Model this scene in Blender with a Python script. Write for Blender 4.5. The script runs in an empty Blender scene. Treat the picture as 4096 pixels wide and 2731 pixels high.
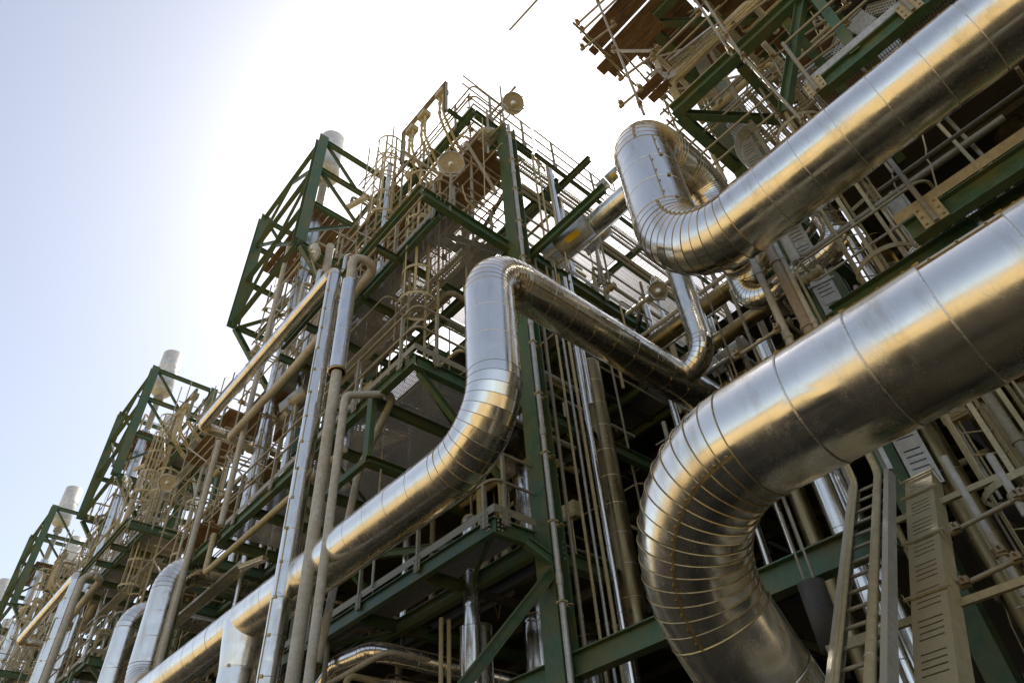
import bpy, math, random
import numpy as np
from mathutils import Matrix, Vector

C = bpy.context.scene
COL = C.collection
rnd = random.Random(7)

# ------------------------------------------------------------------ camera
# world: X runs into the plant to the right, Y along the row of bays, Z up;
# the camera stands at the origin, the ground is at z = GZ
GZ = -1.7
FPX = 2781.4
RX = np.array([[0.75518284, -0.65255679, -0.06219736],
               [0.41174902, 0.54604332, -0.72958854],
               [0.51006041, 0.52536304, 0.68105216]])
cam = bpy.data.cameras.new('camera')
cam_o = bpy.data.objects.new('camera', cam)
COL.objects.link(cam_o)
cam.sensor_width = 36.0
cam.lens = FPX / 4096 * 36
cam.clip_start = 0.05
cam.clip_end = 4000
cam_o.matrix_world = Matrix(((RX[0, 0], -RX[1, 0], -RX[2, 0], 0), (RX[0, 1], -RX[1, 1], -RX[2, 1], 0),
                             (RX[0, 2], -RX[1, 2], -RX[2, 2], 0), (0, 0, 0, 1)))
C.camera = cam_o

# ------------------------------------------------------------------ sky, sun, exposure
SUN = Vector((0.431, 0.405, 0.826)).normalized()
el = math.asin(SUN.z)
world = bpy.data.worlds.new('World')
C.world = world
world.use_nodes = True
wn = world.node_tree
wn.nodes.clear()
wo = wn.nodes.new('ShaderNodeOutputWorld')
bg = wn.nodes.new('ShaderNodeBackground')
sk = wn.nodes.new('ShaderNodeTexSky')
sk.sky_type = 'NISHITA'
sk.sun_disc = False
sk.sun_elevation = el
sk.sun_rotation = math.atan2(SUN.x, SUN.y)
sk.air_density = 1.0
sk.dust_density = 1.7
sk.ozone_density = 1.0
hs = wn.nodes.new('ShaderNodeHueSaturation')
hs.inputs['Saturation'].default_value = .66
wn.links.new(sk.outputs[0], hs.inputs['Color'])
wn.links.new(hs.outputs[0], bg.inputs[0])
bg.inputs[1].default_value = 0.12
wn.links.new(bg.outputs[0], wo.inputs[0])
sl = bpy.data.lights.new('sun', 'SUN')
sl.energy = 2.6
sl.angle = math.radians(0.5)
sl.color = (1.0, 0.93, 0.8)
so = bpy.data.objects.new('sun', sl)
COL.objects.link(so)
so.rotation_euler = SUN.to_track_quat('Z', 'Y').to_euler()
so.location = (20, 20, 60)
C.view_settings.view_transform = 'Standard'
C.view_settings.look = 'None'
C.view_settings.exposure = 0.66
C.view_settings.gamma = 1.0

# ------------------------------------------------------------------ photograph pixel -> point on a stated plane of the plant
VW = dict(A=(800, 300, .57388), B=(1600, 300, .57388), C=(2200, 0, .57388), D=(2896, 0, .57388), E=(0, 1300, .9129),
          G=(700, 1000, .57388), H=(1000, 1831, .57388), I=(1700, 1100, .57388), J=(1900, 1831, .57388),
          K=(2896, 1831, .57388), L=(2896, 800, .57388), M=(2500, 900, .4464), N=(1600, 300, .38265),
          O=(2000, 600, .4464), Q=(1100, 450, .3826), R=(200, 1350, .3826), S=(300, 1900, .53), T=(0, 0, 4096 / 2352))


def at(ax, c, v, x, y):
    o = VW[v]
    d = RX.T @ np.array([(o[0] + o[2] * x - 2048) / FPX, (o[1] + o[2] * y - 1365.5) / FPX, 1.0])
    return Vector(d * c / d[ax])


# ------------------------------------------------------------------ materials
def mat(name):
    m = bpy.data.materials.new(name)
    m.use_nodes = True
    nt = m.node_tree
    b = nt.nodes['Principled BSDF']
    return m, nt, b


def N(nt, t, **k):
    n = nt.nodes.new(t)
    for a, v in k.items():
        setattr(n, a, v)
    return n


def noise(nt, scale, detail=4, rough=.55, stretch=None, seed=0.0):
    tc = N(nt, 'ShaderNodeTexCoord')
    mp = N(nt, 'ShaderNodeMapping')
    if stretch:
        mp.inputs['Scale'].default_value = stretch
    mp.inputs['Location'].default_value = (seed, seed * 1.7, -seed)
    nt.links.new(tc.outputs['Object'], mp.inputs[0])
    n = N(nt, 'ShaderNodeTexNoise')
    n.inputs['Scale'].default_value = scale
    n.inputs['Detail'].default_value = detail
    n.inputs['Roughness'].default_value = rough
    nt.links.new(mp.outputs[0], n.inputs['Vector'])
    return n.outputs['Fac']


def ramp(nt, src, a, b, va=0.0, vb=1.0):
    r = N(nt, 'ShaderNodeMapRange')
    r.interpolation_type = 'SMOOTHSTEP'
    for i, v in ((1, a), (2, b), (3, va), (4, vb)):
        r.inputs[i].default_value = v
    nt.links.new(src, r.inputs[0])
    return r.outputs[0]


def math2(nt, op, a, b):
    n = N(nt, 'ShaderNodeMath', operation=op)
    for i, v in ((0, a), (1, b)):
        if isinstance(v, (int, float)):
            n.inputs[i].default_value = v
        else:
            nt.links.new(v, n.inputs[i])
    return n.outputs[0]


def mixc(nt, f, a, b):
    n = N(nt, 'ShaderNodeMix', data_type='RGBA')
    if isinstance(f, (int, float)):
        n.inputs[0].default_value = f
    else:
        nt.links.new(f, n.inputs[0])
    for i, v in ((6, a), (7, b)):
        if isinstance(v, tuple):
            n.inputs[i].default_value = v + (1,)
        else:
            nt.links.new(v, n.inputs[i])
    return n.outputs[2]


def upness(nt, a, b):
    g = N(nt, 'ShaderNodeNewGeometry')
    s = N(nt, 'ShaderNodeSeparateXYZ')
    nt.links.new(g.outputs['Normal'], s.inputs[0])
    return ramp(nt, s.outputs[2], a, b)


DUST = (0.37, 0.30, 0.165)


def clad(name, base, rough, bump=.012, scale=1.3, dust=1.0, stain=(0.5, 0.40, 0.24)):
    """polished sheet-metal cladding: oil-canning waves, streaks, desert dust lying on what faces up"""
    m, nt, b = mat(name)
    b.inputs['Metallic'].default_value = 1
    n1 = noise(nt, 2.0, 5, .6, seed=3)
    str_ = noise(nt, 3.0, 6, .7, (1.2, 1.2, .25), 8)
    col = mixc(nt, ramp(nt, str_, .48, .75, 0, .55), base, stain)
    dm = math2(nt, 'MULTIPLY', upness(nt, .48, .80), ramp(nt, n1, .25, .55, .75, dust))
    dm2 = math2(nt, 'MAXIMUM', dm, ramp(nt, noise(nt, 5, 7, .8, (1, 1, .35), 5), .50, .95, .0, .12))
    nt.links.new(mixc(nt, dm2, col, DUST), b.inputs['Base Color'])
    nt.links.new(math2(nt, 'SUBTRACT', 1.0, dm2), b.inputs['Metallic'])
    r0 = ramp(nt, n1, .3, .7, rough * .7, rough * 1.6)
    r0 = math2(nt, 'ADD', r0, ramp(nt, noise(nt, 14, 5, .75, (1, 1, .2), 17), .45, .8, 0, .16))
    nt.links.new(math2(nt, 'ADD', r0, math2(nt, 'MULTIPLY', dm2, .6)), b.inputs['Roughness'])
    bp = N(nt, 'ShaderNodeBump')
    bp.inputs['Distance'].default_value = bump
    bp.inputs['Strength'].default_value = 1
    h = math2(nt, 'ADD', noise(nt, scale, 2, .45, seed=1), math2(nt, 'MULTIPLY', noise(nt, scale * 7, 3, .5, seed=2), .035))
    h = math2(nt, 'ADD', h, math2(nt, 'MULTIPLY', ramp(nt, noise(nt, scale * 2.2, 1, .3, (1, .45, 1), 21), .66, .78), .25))
    nt.links.new(h, bp.inputs['Height'])
    nt.links.new(bp.outputs[0], b.inputs['Normal'])
    return m


def paint(name, base, rough=.5, dusty=.5, dust=DUST, metallic=0.0, chips=None, scale=2.5, top=.9, streaks=False):
    m, nt, b = mat(name)
    n1 = noise(nt, scale, 7, .68, seed=4)
    f1 = ramp(nt, n1, .38, .72, 0, dusty)
    f2 = math2(nt, 'MULTIPLY', upness(nt, .3, .9), top)
    f = math2(nt, 'MAXIMUM', f1, f2)
    if streaks: f = math2(nt, 'MAXIMUM', f, ramp(nt, noise(nt, 9, 5, .7, (1, 1, .12), 31), .52, .74, 0, .7))
    n2 = noise(nt, scale * 6, 6, .7, seed=9)
    tint = tuple(min(1, c * 1.35 + .01) for c in base)
    col = mixc(nt, ramp(nt, n2, .35, .65), base, tint)
    if chips:
        col = mixc(nt, ramp(nt, noise(nt, scale * 9, 4, .6, seed=12), .70, .76), col, chips)
    nt.links.new(mixc(nt, f, col, dust), b.inputs['Base Color'])
    b.inputs['Metallic'].default_value = metallic
    nt.links.new(ramp(nt, n2, .3, .7, rough * .8, min(1, rough * 1.3)), b.inputs['Roughness'])
    bp = N(nt, 'ShaderNodeBump')
    bp.inputs['Distance'].default_value = .004
    nt.links.new(n2, bp.inputs['Height'])
    bp.inputs['Strength'].default_value = .35
    nt.links.new(bp.outputs[0], b.inputs['Normal'])
    return m


def flat(name, base, rough=.6, metallic=0.0, emit=None):
    m, nt, b = mat(name)
    b.inputs['Base Color'].default_value = base + (1,)
    b.inputs['Roughness'].default_value = rough
    b.inputs['Metallic'].default_value = metallic
    return m


M_CLAD = clad('steel_cladding', (.93, .89, .81), .175, .016)
M_CLAD2 = clad('fine_cladding', (.88, .86, .83), .26, .006, 3.0)
M_CLADD = clad('dusty_shaded_cladding', (.30, .235, .12), .32, .008, 2.0)  # dusty brown; its dark tone also stands in for shade on some pipes
M_SEAM = paint('rusty_seam', (.42, .31, .14), .35, .45, (.30, .20, .08), metallic=.85, scale=5)
M_BAND = paint('steel_band', (.66, .62, .55), .3, .25, metallic=.9, scale=8)
M_GREEN = paint('green_paint', (.046, .105, .052), .45, .95, (.15, .135, .045), chips=(.26, .13, .05), scale=1.6, streaks=True)
M_GALV = paint('galvanised', (.44, .44, .41), .42, .5, (.36, .30, .18), metallic=.45)
M_DUSTY = paint('dusty_grey_paint', (.44, .42, .36), .5, .65, (.36, .30, .18), streaks=True)
M_RAIL = paint('rail_steel', (.27, .245, .18), .5, .6, (.30, .24, .13), metallic=.2)
M_WHITE = paint('white_paint', (.66, .66, .64), .45, .25, (.5, .45, .36), scale=.8, streaks=True)
M_CREAM = paint('cream_dust', (.42, .36, .21), .6, .6, (.34, .27, .14), streaks=True)
M_GRATE = paint('grating_steel', (.30, .27, .21), .8, .4, (.28, .22, .13), metallic=.1, top=.4)
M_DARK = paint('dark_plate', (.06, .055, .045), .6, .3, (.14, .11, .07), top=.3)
M_TUBE = paint('scaffold_tube', (.34, .30, .21), .45, .6, (.30, .23, .12), metallic=.4)
M_YELLOW = flat('yellow_tag', (.75, .50, .02), .5)
M_BOLT = paint('bolt_rust', (.32, .25, .16), .5, .4, metallic=.4)


def wood():
    m, nt, b = mat('scaffold_board')
    n = noise(nt, 3.0, 6, .65, seed=2)
    g = noise(nt, 5.0, 4, .6, (8, .6, 8), 4)
    col = mixc(nt, ramp(nt, n, .3, .7), (.19, .105, .045), (.10, .06, .03))
    col = mixc(nt, ramp(nt, g, .45, .7, 0, .6), col, (.34, .22, .11))
    nt.links.new(col, b.inputs['Base Color'])
    b.inputs['Roughness'].default_value = .75
    return m


M_WOOD = wood()


def glass():
    m, nt, b = mat('lamp_glass')
    b.inputs['Base Color'].default_value = (.93, .90, .78, 1)
    b.inputs['Roughness'].default_value = .22
    b.inputs['Transmission Weight'].default_value = .75
    b.inputs['IOR'].default_value = 1.2
    return m


M_GLASS = glass()
M_BULB = flat('bulb_glass', (.85, .83, .75), .08, .5)


def sand():
    m, nt, b = mat('desert_sand')
    n = noise(nt, .02, 8, .6)
    n2 = noise(nt, .12, 6, .6, seed=6)
    col = mixc(nt, ramp(nt, n, .35, .65), (.46, .32, .13), (.60, .44, .20))
    col = mixc(nt, ramp(nt, n2, .5, .7, 0, .7), col, (.26, .20, .09))
    nt.links.new(col, b.inputs['Base Color'])
    b.inputs['Roughness'].default_value = .95
    return m


def yardm():
    m, nt, b = mat('dark_yard_ground')
    n = noise(nt, .25, 8, .65)
    col = mixc(nt, ramp(nt, n, .4, .6), (.03, .023, .011), (.13, .09, .038))  # dark tone chosen to cut ground bounce onto undersides
    nt.links.new(col, b.inputs['Base Color'])
    b.inputs['Roughness'].default_value = .9
    return m


# ------------------------------------------------------------------ mesh builder
class MB:
    def __init__(s):
        s.v = []; s.f = []; s.m = []; s.s = []; s.n = 0

    def add(s, v, f, mi=0, smooth=False):
        s.v.append(np.asarray(v, float).reshape(-1, 3))
        s.f += [tuple(i + s.n for i in q) for q in f]
        s.m += [mi] * len(f); s.s += [smooth] * len(f)
        s.n += len(s.v[-1])

    def prof(s, pts2, a, b, up=(0, 0, 1), mi=0):
        """extrude a closed 2-D outline (side, up) from a to b"""
        a = np.array(a, float); b = np.array(b, float)
        d = b - a; L = np.linalg.norm(d)
        if L < 1e-6: return s
        d /= L
        up = np.array(up, float)
        if abs(d @ up) > .98: up = np.array((1.0, 0, 0)) if abs(d[0]) < .9 else np.array((0, 1.0, 0))
        side = np.cross(d, up); side /= np.linalg.norm(side)
        u = np.cross(side, d)
        P = np.array(pts2, float); n = len(P)
        r0 = a + P[:, :1] * side + P[:, 1:] * u
        v = np.vstack([r0, r0 + (b - a)])
        f = [(i, (i + 1) % n, n + (i + 1) % n, n + i) for i in range(n)]
        f += [tuple(range(n - 1, -1, -1)), tuple(range(n, 2 * n))]
        s.add(v, f, mi)
        return s

    def bar(s, a, b, w, h, up=(0, 0, 1), mi=0):
        return s.prof([(-w / 2, -h / 2), (w / 2, -h / 2), (w / 2, h / 2), (-w / 2, h / 2)], a, b, up, mi)

    def ibeam(s, a, b, w, h, up=(0, 0, 1), mi=0, t=None):
        t = t or max(.012, h * .055); q = t * .7 / 2
        W, H = w / 2, h / 2
        return s.prof([(-W, -H), (W, -H), (W, -H + t), (q, -H + t), (q, H - t), (W, H - t), (W, H), (-W, H), (-W, H - t),
                       (-q, H - t), (-q, -H + t), (-W, -H + t)], a, b, up, mi)

    def chan(s, a, b, w, h, up=(0, 0, 1), mi=0, t=None, flip=1):
        t = t or max(.008, h * .06)
        P = [(0, -h / 2), (w, -h / 2), (w, -h / 2 + t), (t, -h / 2 + t), (t, h / 2 - t), (w, h / 2 - t), (w, h / 2), (0, h / 2)]
        if flip < 0: P = [(-x, y) for x, y in reversed(P)]
        return s.prof(P, a, b, up, mi)

    def angle(s, a, b, w, up=(0, 0, 1), mi=0, t=.009, flip=1):
        P = [(0, 0), (w, 0), (w, t), (t, t), (t, w), (0, w)]
        if flip < 0: P = [(-x, y) for x, y in reversed(P)]
        return s.prof(P, a, b, up, mi)

    def tube(s, pts, r, n=8, mi=0, caps=True, closed=False):
        P = [np.array(p, float) for p in pts]
        m = len(P)
        ref = None; V = []
        for i in range(m):
            if closed: d = P[(i + 1) % m] - P[i - 1]
            elif i == 0: d = P[1] - P[0]
            elif i == m - 1: d = P[-1] - P[-2]
            else:
                d0 = P[i] - P[i - 1]; d1 = P[i + 1] - P[i]
                d = d0 / np.linalg.norm(d0) + d1 / np.linalg.norm(d1)
            d = d / np.linalg.norm(d)
            if ref is None:
                ref = np.array((0, 0, 1.0)) if abs(d[2]) < .9 else np.array((1.0, 0, 0))
            u = ref - d * (ref @ d); u /= np.linalg.norm(u); w = np.cross(d, u); ref = u
            rr = r[i] if hasattr(r, '__len__') else r
            for k in range(n):
                a = 2 * math.pi * k / n
                V.append(P[i] + rr * (math.cos(a) * u + math.sin(a) * w))
        F = []
        for i in range(m if closed else m - 1):
            j = (i + 1) % m
            for k in range(n):
                F.append((i * n + k, i * n + (k + 1) % n, j * n + (k + 1) % n, j * n + k))
        s.add(V, F, mi, True)
        if caps and not closed:
            s.add(V[:n], [tuple(range(n - 1, -1, -1))], mi)
            s.add(V[-n:], [tuple(range(n))], mi)
        return s

    def lathe(s, base, axis, prof, n=24, mi=0, smooth=True):
        """prof = [(distance along axis, radius)...]"""
        base = np.array(base, float); d = np.array(axis, float); d /= np.linalg.norm(d)
        ref = np.array((0, 0, 1.0)) if abs(d[2]) < .9 else np.array((1.0, 0, 0))
        u = ref - d * (ref @ d); u /= np.linalg.norm(u); w = np.cross(d, u)
        V = []
        for h, r in prof:
            for k in range(n):
                a = 2 * math.pi * k / n
                V.append(base + d * h + r * (math.cos(a) * u + math.sin(a) * w))
        F = []
        for i in range(len(prof) - 1):
            for k in range(n):
                F.append((i * n + k, i * n + (k + 1) % n, (i + 1) * n + (k + 1) % n, (i + 1) * n + k))
        s.add(V, F, mi, smooth)
        return s

    def box(s, c, sx, sy, sz, mi=0):
        c = np.array(c, float)
        return s.bar(c - (sx / 2, 0, 0), c + (sx / 2, 0, 0), sy, sz, (0, 0, 1), mi)

    def bolt(s, p, d, r=.016, h=.014, mi=0):
        p = np.array(p, float); d = np.array(d, float)
        return s.tube([p, p + d * h], r, 6, mi)

    def mesh(s, name, mats, off=(0, 0, 0)):
        me = bpy.data.meshes.new(name)
        V = np.vstack(s.v) - np.array(off, float)
        me.from_pydata(V.tolist(), [], s.f)
        for m in (mats if isinstance(mats, (list, tuple)) else [mats]): me.materials.append(m)
        me.polygons.foreach_set('material_index', s.m)
        me.polygons.foreach_set('use_smooth', s.s)
        me.update()
        return me


# ------------------------------------------------------------------ objects
BAYS = ['in the nearest bay', 'in the second bay', 'in the third bay', 'in the farthest bay']
PITCH = 16.8
REPEAT = []


def tagit(o, label, cat, group=None, kind=None, rep=False):
    o['label'] = label.replace('{bay}', BAYS[0])
    o['category'] = cat
    if group: o['group'] = group
    if kind: o['kind'] = kind
    if rep: REPEAT.append((o, label))
    return o


def thing(name, label, cat, base, group=None, rep=False):
    o = bpy.data.objects.new(name, None)
    o.empty_display_size = .2
    COL.objects.link(o)
    o.location = Vector(base)
    return tagit(o, label, cat, group, None, rep)


def part(name, parent, mb, mats, label=None):
    # works for sub-parts too: every part keeps its thing's origin
    root = parent
    while root.parent: root = root.parent
    o = bpy.data.objects.new(name, mb.mesh(name, mats, root.location))
    COL.objects.link(o)
    o.parent = parent
    if label: o['label'] = label
    return o


def inst(name, parent, me, loc, rz=0.0, sc=None):
    o = bpy.data.objects.new(name, me)
    COL.objects.link(o)
    o.parent = parent
    o.location = Vector(loc) - parent.location
    o.rotation_euler = (0, 0, rz)
    if sc: o.scale = sc
    return o


def solo(name, label, cat, mb, mats, base, group=None, kind=None, rep=False):
    o = bpy.data.objects.new(name, mb.mesh(name, mats, base))
    COL.objects.link(o)
    o.location = Vector(base)
    return tagit(o, label, cat, group, kind, rep)


def structure(name, mb, m):
    o = bpy.data.objects.new(name, mb.mesh(name, m))
    COL.objects.link(o)
    o['kind'] = 'structure'
    return o


# ------------------------------------------------------------------ insulated pipes
def route(pts, R, gores, seam, off=0.0):
    """corner points -> centre-line stations, elbows cut into gores, straights cut at the sheet joints"""
    P = [np.array(p, float) for p in pts]
    out = [P[0]]; kinds = []

    def straight(a, b):
        L = np.linalg.norm(b - a)
        if L < 1e-4: return
        k = max(1, int(round(L / seam)))
        for i in range(1, k + 1):
            out.append(a + (b - a) * i / k); kinds.append('s')
    cur = P[0]
    for i in range(1, len(P) - 1):
        d0 = P[i] - P[i - 1]; d1 = P[i + 1] - P[i]
        d0 = d0 / np.linalg.norm(d0); d1 = d1 / np.linalg.norm(d1)
        ang = math.acos(max(-1, min(1, d0 @ d1)))
        Ri = R[i - 1] if hasattr(R, '__len__') else R
        t = Ri * math.tan(ang / 2)
        a = P[i] - d0 * t; b = P[i] + d1 * t
        straight(cur, a)
        nrm = np.cross(d0, d1); nrm /= np.linalg.norm(nrm)
        c = a + np.cross(nrm, d0) * Ri
        g = max(3, int(round(gores * ang / (math.pi / 2))))
        for k in range(1, g + 1):
            th = ang * k / g
            v = a - c
            out.append(c + v * math.cos(th) + np.cross(nrm, v) * math.sin(th)); kinds.append('g')
        cur = b
    straight(cur, P[-1])
    return out, kinds


def clad_pipe(mb, pts, r, R, gores=9, seam=.9, n=48, ridge=.007, ref=None, lseam=None, clips=None, jit=.002, bolts=False):
    """materials: 0 cladding, 1 rusty seam, 2 steel band"""
    P, K = route(pts, R, gores, seam)
    m = len(P)
    dirs = [(P[i + 1] - P[i]) / np.linalg.norm(P[i + 1] - P[i]) for i in range(m - 1)]
    if ref is None:
        ref = np.array((0, 0, 1.0)) if abs(dirs[0][2]) < .9 else np.array((1.0, 0, 0))
    ref = np.array(ref, float)
    R0 = random.Random(int(abs(P[0][0] * 91 + P[0][1] * 17 + P[-1][2] * 7)) + 1)
    prev_rings = None
    for i in range(m - 1):
        d = dirs[i]
        u = ref - d * (ref @ d); u /= np.linalg.norm(u); w = np.cross(d, u)
        # carry the frame across the mitre
        a = 2 * math.pi * np.arange(n) / n
        cir = np.cos(a)[:, None] * u + np.sin(a)[:, None] * w
        def ring(p, dn, rr):
            q = p + cir * rr
            bis = d + dn; bis /= np.linalg.norm(bis)
            t = ((p - q) @ bis) / (d @ bis)
            return q + t[:, None] * d
        j = jit * (R0.random() * .6 + .7)
        tilt = (R0.random() - .5) * .004
        A = ring(P[i], dirs[i - 1] if i else d, r + j + tilt)
        B = ring(P[i + 1], dirs[i + 1] if i < m - 2 else d, r)
        F = [(k, (k + 1) % n, n + (k + 1) % n, n + k) for k in range(n)]
        mb.add(np.vstack([A, B]), F, 0, True)
        if i == 0 or True:
            # seam ridge at the start of the segment
            wdt = ridge * (1.2 if K[i] == 'g' else 1.9)
            hh = ridge if (K[i] == 'g' or (i and K[i - 1] == 'g')) else ridge * .45
            O = A + cir * hh
            A1 = A - d * wdt - cir * .002; A2 = A + d * wdt - cir * .002
            F2 = [(k, (k + 1) % n, n + (k + 1) % n, n + k) for k in range(n)]
            mi = 1 if (K[i] == 'g' or (i and K[i - 1] == 'g')) else 2
            mb.add(np.vstack([A1, O]), F2, mi, True)
            mb.add(np.vstack([O, A2]), F2, mi, True)
        if lseam is not None and K[i] in lseam:
            for th in lseam[K[i]]:
                th = th + (R0.choice((0, .35)) if K[i] == 's' else 0)
                k = int(round(th / (2 * math.pi) * n)) % n
                wv = .010 if K[i] == 'g' else .006
                side = np.cross(d, cir[k])
                mb.bar(A[k] + cir[k] * .002, B[k] + cir[k] * .004, wv * 2.4, .012, cir[k], 1)
                L = np.linalg.norm(B[k] - A[k])
                if bolts:
                    for q in np.arange(.5, max(1, round(L / .22))) / max(1, round(L / .22)):
                        mb.bolt(A[k] + (B[k] - A[k]) * q + cir[k] * .004 + side * .022, cir[k], .012, .012, 1)
        if clips is not None and K[i] == 's':
            k = int(round(clips / (2 * math.pi) * n)) % n
            p = A[k] + cir[k] * .008
            mb.bar(p - d * .022, p + d * .022, .05, .016, cir[k], 1)
        ref = u
    for p, d, sg in ((P[0], dirs[0], 1), (P[-1], dirs[-1], -1)):
        u = ref - d * (ref @ d); u /= np.linalg.norm(u); w = np.cross(d, u)
        a = 2 * math.pi * np.arange(n) / n * sg * -1
        mb.add(p + (np.cos(a)[:, None] * u + np.sin(a)[:, None] * w) * r, [tuple(range(n))], 0)
    return mb


def fine_path(pts, R, k=6):
    P = [np.array(p, float) for p in pts]
    out = [P[0]]
    for i in range(1, len(P) - 1):
        d0 = P[i] - P[i - 1]; d1 = P[i + 1] - P[i]
        d0 = d0 / np.linalg.norm(d0); d1 = d1 / np.linalg.norm(d1)
        ang = math.acos(max(-1, min(1, d0 @ d1)))
        if ang < .02: out.append(P[i]); continue
        t = R * math.tan(ang / 2)
        a = P[i] - d0 * t
        nrm = np.cross(d0, d1); nrm /= np.linalg.norm(nrm)
        c = a + np.cross(nrm, d0) * R; v = a - c
        for q in range(k + 1):
            th = ang * q / k
            out.append(c + v * math.cos(th) + np.cross(nrm, v) * math.sin(th))
    out.append(P[-1])
    return out


def pipe_thing(name, label, pts, r, R, mats=None, group=None, rep=False, **k):
    mb = MB()
    clad_pipe(mb, pts, r, R, **k)
    return solo(name, label, 'pipe', mb, mats or [M_CLAD, M_SEAM, M_BAND], pts[-1], group, None, rep)


def bare_pipe(name, label, pts, r, R=.2, m=None, n=14, flanges=(), group=None, rep=False, cat='pipe'):
    mb = MB()
    path = fine_path(pts, R, 8) if len(pts) > 2 else [np.array(p, float) for p in pts]
    mb.tube(path, r, n)
    P = [np.array(p, float) for p in pts]
    for (i, t) in flanges:
        c = P[i] + (P[i + 1] - P[i]) * t
        d = (P[i + 1] - P[i]) / np.linalg.norm(P[i + 1] - P[i])
        mb.tube([c - d * .03, c + d * .03], r * 1.25, n)
    return solo(name, label, cat, mb, m or M_DUSTY, pts[-1], group, None, rep)


# ================================================================== THE SETTING
g = MB(); g.add([(-2500, -2500, GZ), (2500, -2500, GZ), (2500, 2500, GZ), (-2500, 2500, GZ)], [(0, 1, 2, 3)])
structure('ground', g, sand())
g = MB(); g.add([(-7, -30, GZ + .02), (40, -30, GZ + .02), (40, 95, GZ + .02), (-7, 95, GZ + .02)], [(0, 1, 2, 3)])
structure('added_dark_yard', g, yardm())  # unseen yard, added dark to dim reflections and bounce under the pipes


# ================================================================== BUILDERS
def grating_mesh(x0, x1, y0, y1, z, along='x', sp=.04, rods=.11, h=.028, t=.009):
    mb = MB()
    if along == 'x':
        for y in np.arange(y0 + sp / 2, y1, sp): mb.bar((x0, y, z), (x1, y, z), t, h)
        for x in np.arange(x0 + rods / 2, x1, rods): mb.bar((x, y0, z + .008), (x, y1, z + .008), .007, .007)
    else:
        for x in np.arange(x0 + sp / 2, x1, sp): mb.bar((x, y0, z), (x, y1, z), t, h)
        for y in np.arange(y0 + rods / 2, y1, rods): mb.bar((x0, y, z + .008), (x1, y, z + .008), .007, .007)
    for a, b in (((x0, y0), (x1, y0)), ((x1, y0), (x1, y1)), ((x1, y1), (x0, y1)), ((x0, y1), (x0, y0))):
        mb.bar((a[0], a[1], z), (b[0], b[1], z), .006, h + .004)
    return mb


def handrail(t, pts, z, posts, h=1.1, r=.026, mat_=None, toe=True, plates=True, side=(0, 0)):
    """pts: plan polyline of the rail, posts: distances along it"""
    m = mat_ or M_RAIL
    P = [Vector((p[0], p[1], z)) for p in pts]
    for nm, hh in (('top_rail', h), ('middle_rail', h * .52)):
        mb = MB(); mb.tube(fine_path([p + Vector((0, 0, hh)) for p in P], .16, 5) if len(P) > 2 else [p + Vector((0, 0, hh)) for p in P], r, 8)
        part(nm, t, mb, m)
    if toe:
        mb = MB()
        for a, b in zip(P[:-1], P[1:]):
            mb.bar(a + Vector((0, 0, .06)), b + Vector((0, 0, .06)), .006, .13)
        part('toe_plate', t, mb, m)
    for s in posts:
        q = s; k = 0
        while k < len(P) - 2 and q > (P[k + 1] - P[k]).length: q -= (P[k + 1] - P[k]).length; k += 1
        d = (P[k + 1] - P[k]).normalized()
        c = P[k] + d * q
        mb = MB(); mb.bar(c - Vector((0, 0, .2)), c + Vector((0, 0, h)), .06, .05, (d.x, d.y, 0))
        if plates:
            nrm = Vector((d.y, -d.x, 0))
            if nrm.x > 0 or nrm.y > 0: nrm = -nrm
            f = c + nrm * .012
            mb.bar(f - d * .085 + Vector((0, 0, -.06)), f + d * .085 + Vector((0, 0, -.06)), .012, .24)
            for a in (-.06, .06):
                for b in (-.14, -.06, .02): mb.bolt(f + d * a + Vector((0, 0, b)) + nrm * .006, nrm, .013, .014)
        part('post', t, mb, m)


def caged_ladder(label, x, y, z0, z1, out=(-1, 0), r=.37, w=.45, hoop=.9, rep=False, m=None, rung_part=True):
    """vertical ladder; out = plan direction the climber hangs towards"""
    m = m or M_CREAM
    t = thing('caged_ladder', label, 'ladder', (x, y, z0), 'caged ladders on the steelwork', rep)
    o = Vector((out[0], out[1], 0)); s = Vector((-o.y, o.x, 0)); c = Vector((x, y, 0))
    for k in (-1, 1):
        mb = MB(); q = c + s * (w / 2 * k)
        mb.bar(q + Vector((0, 0, z0)), q + Vector((0, 0, z1 + 1.0)), .012, .06, o)
        part('stringer', t, mb, m)
    mb = MB(); mb.tube([c - s * w / 2 + Vector((0, 0, z0)), c + s * w / 2 + Vector((0, 0, z0))], .011, 6)
    me = mb.mesh('rung', m, (x, y, z0))
    for i in range(int((z1 - z0) / .3)):
        inst('rung', t, me, (x, y, z0 + .15 + .3 * i))
    def arc(z, flare=1.0):
        P = []
        for k in range(17):
            a = math.pi * (-.5 - .12 + (1 + .24) * k / 16)
            P.append(c + o * (.36 + r * flare * math.cos(a)) + s * (r * flare * math.sin(a)) + Vector((0, 0, z)))
        P = [c + s * (-w / 2) + Vector((0, 0, z))] + P + [c + s * (w / 2) + Vector((0, 0, z))]
        return P
    zs = [z0 + 2.2 + hoop * i for i in range(int((z1 + 1.0 - z0 - 2.2) / hoop) + 1)]
    for i, z in enumerate(zs):
        mb = MB(); A = arc(z, 1.12 if i == 0 else 1)
        for a, b in zip(A[:-1], A[1:]): mb.bar(a, b, .012, .075, (0, 0, 1))
        part('cage_hoop', t, mb, m)
    for k in (-.5, -.25, 0, .25, .5):
        a = math.pi * k
        p = c + o * (.36 + (r - .012) * math.cos(a)) + s * ((r - .012) * math.sin(a))
        mb = MB(); mb.bar(p + Vector((0, 0, zs[0])), p + Vector((0, 0, zs[-1])), .055, .01, (math.cos(a) * o + math.sin(a) * s))
        part('cage_strap', t, mb, m)
    return t


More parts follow.
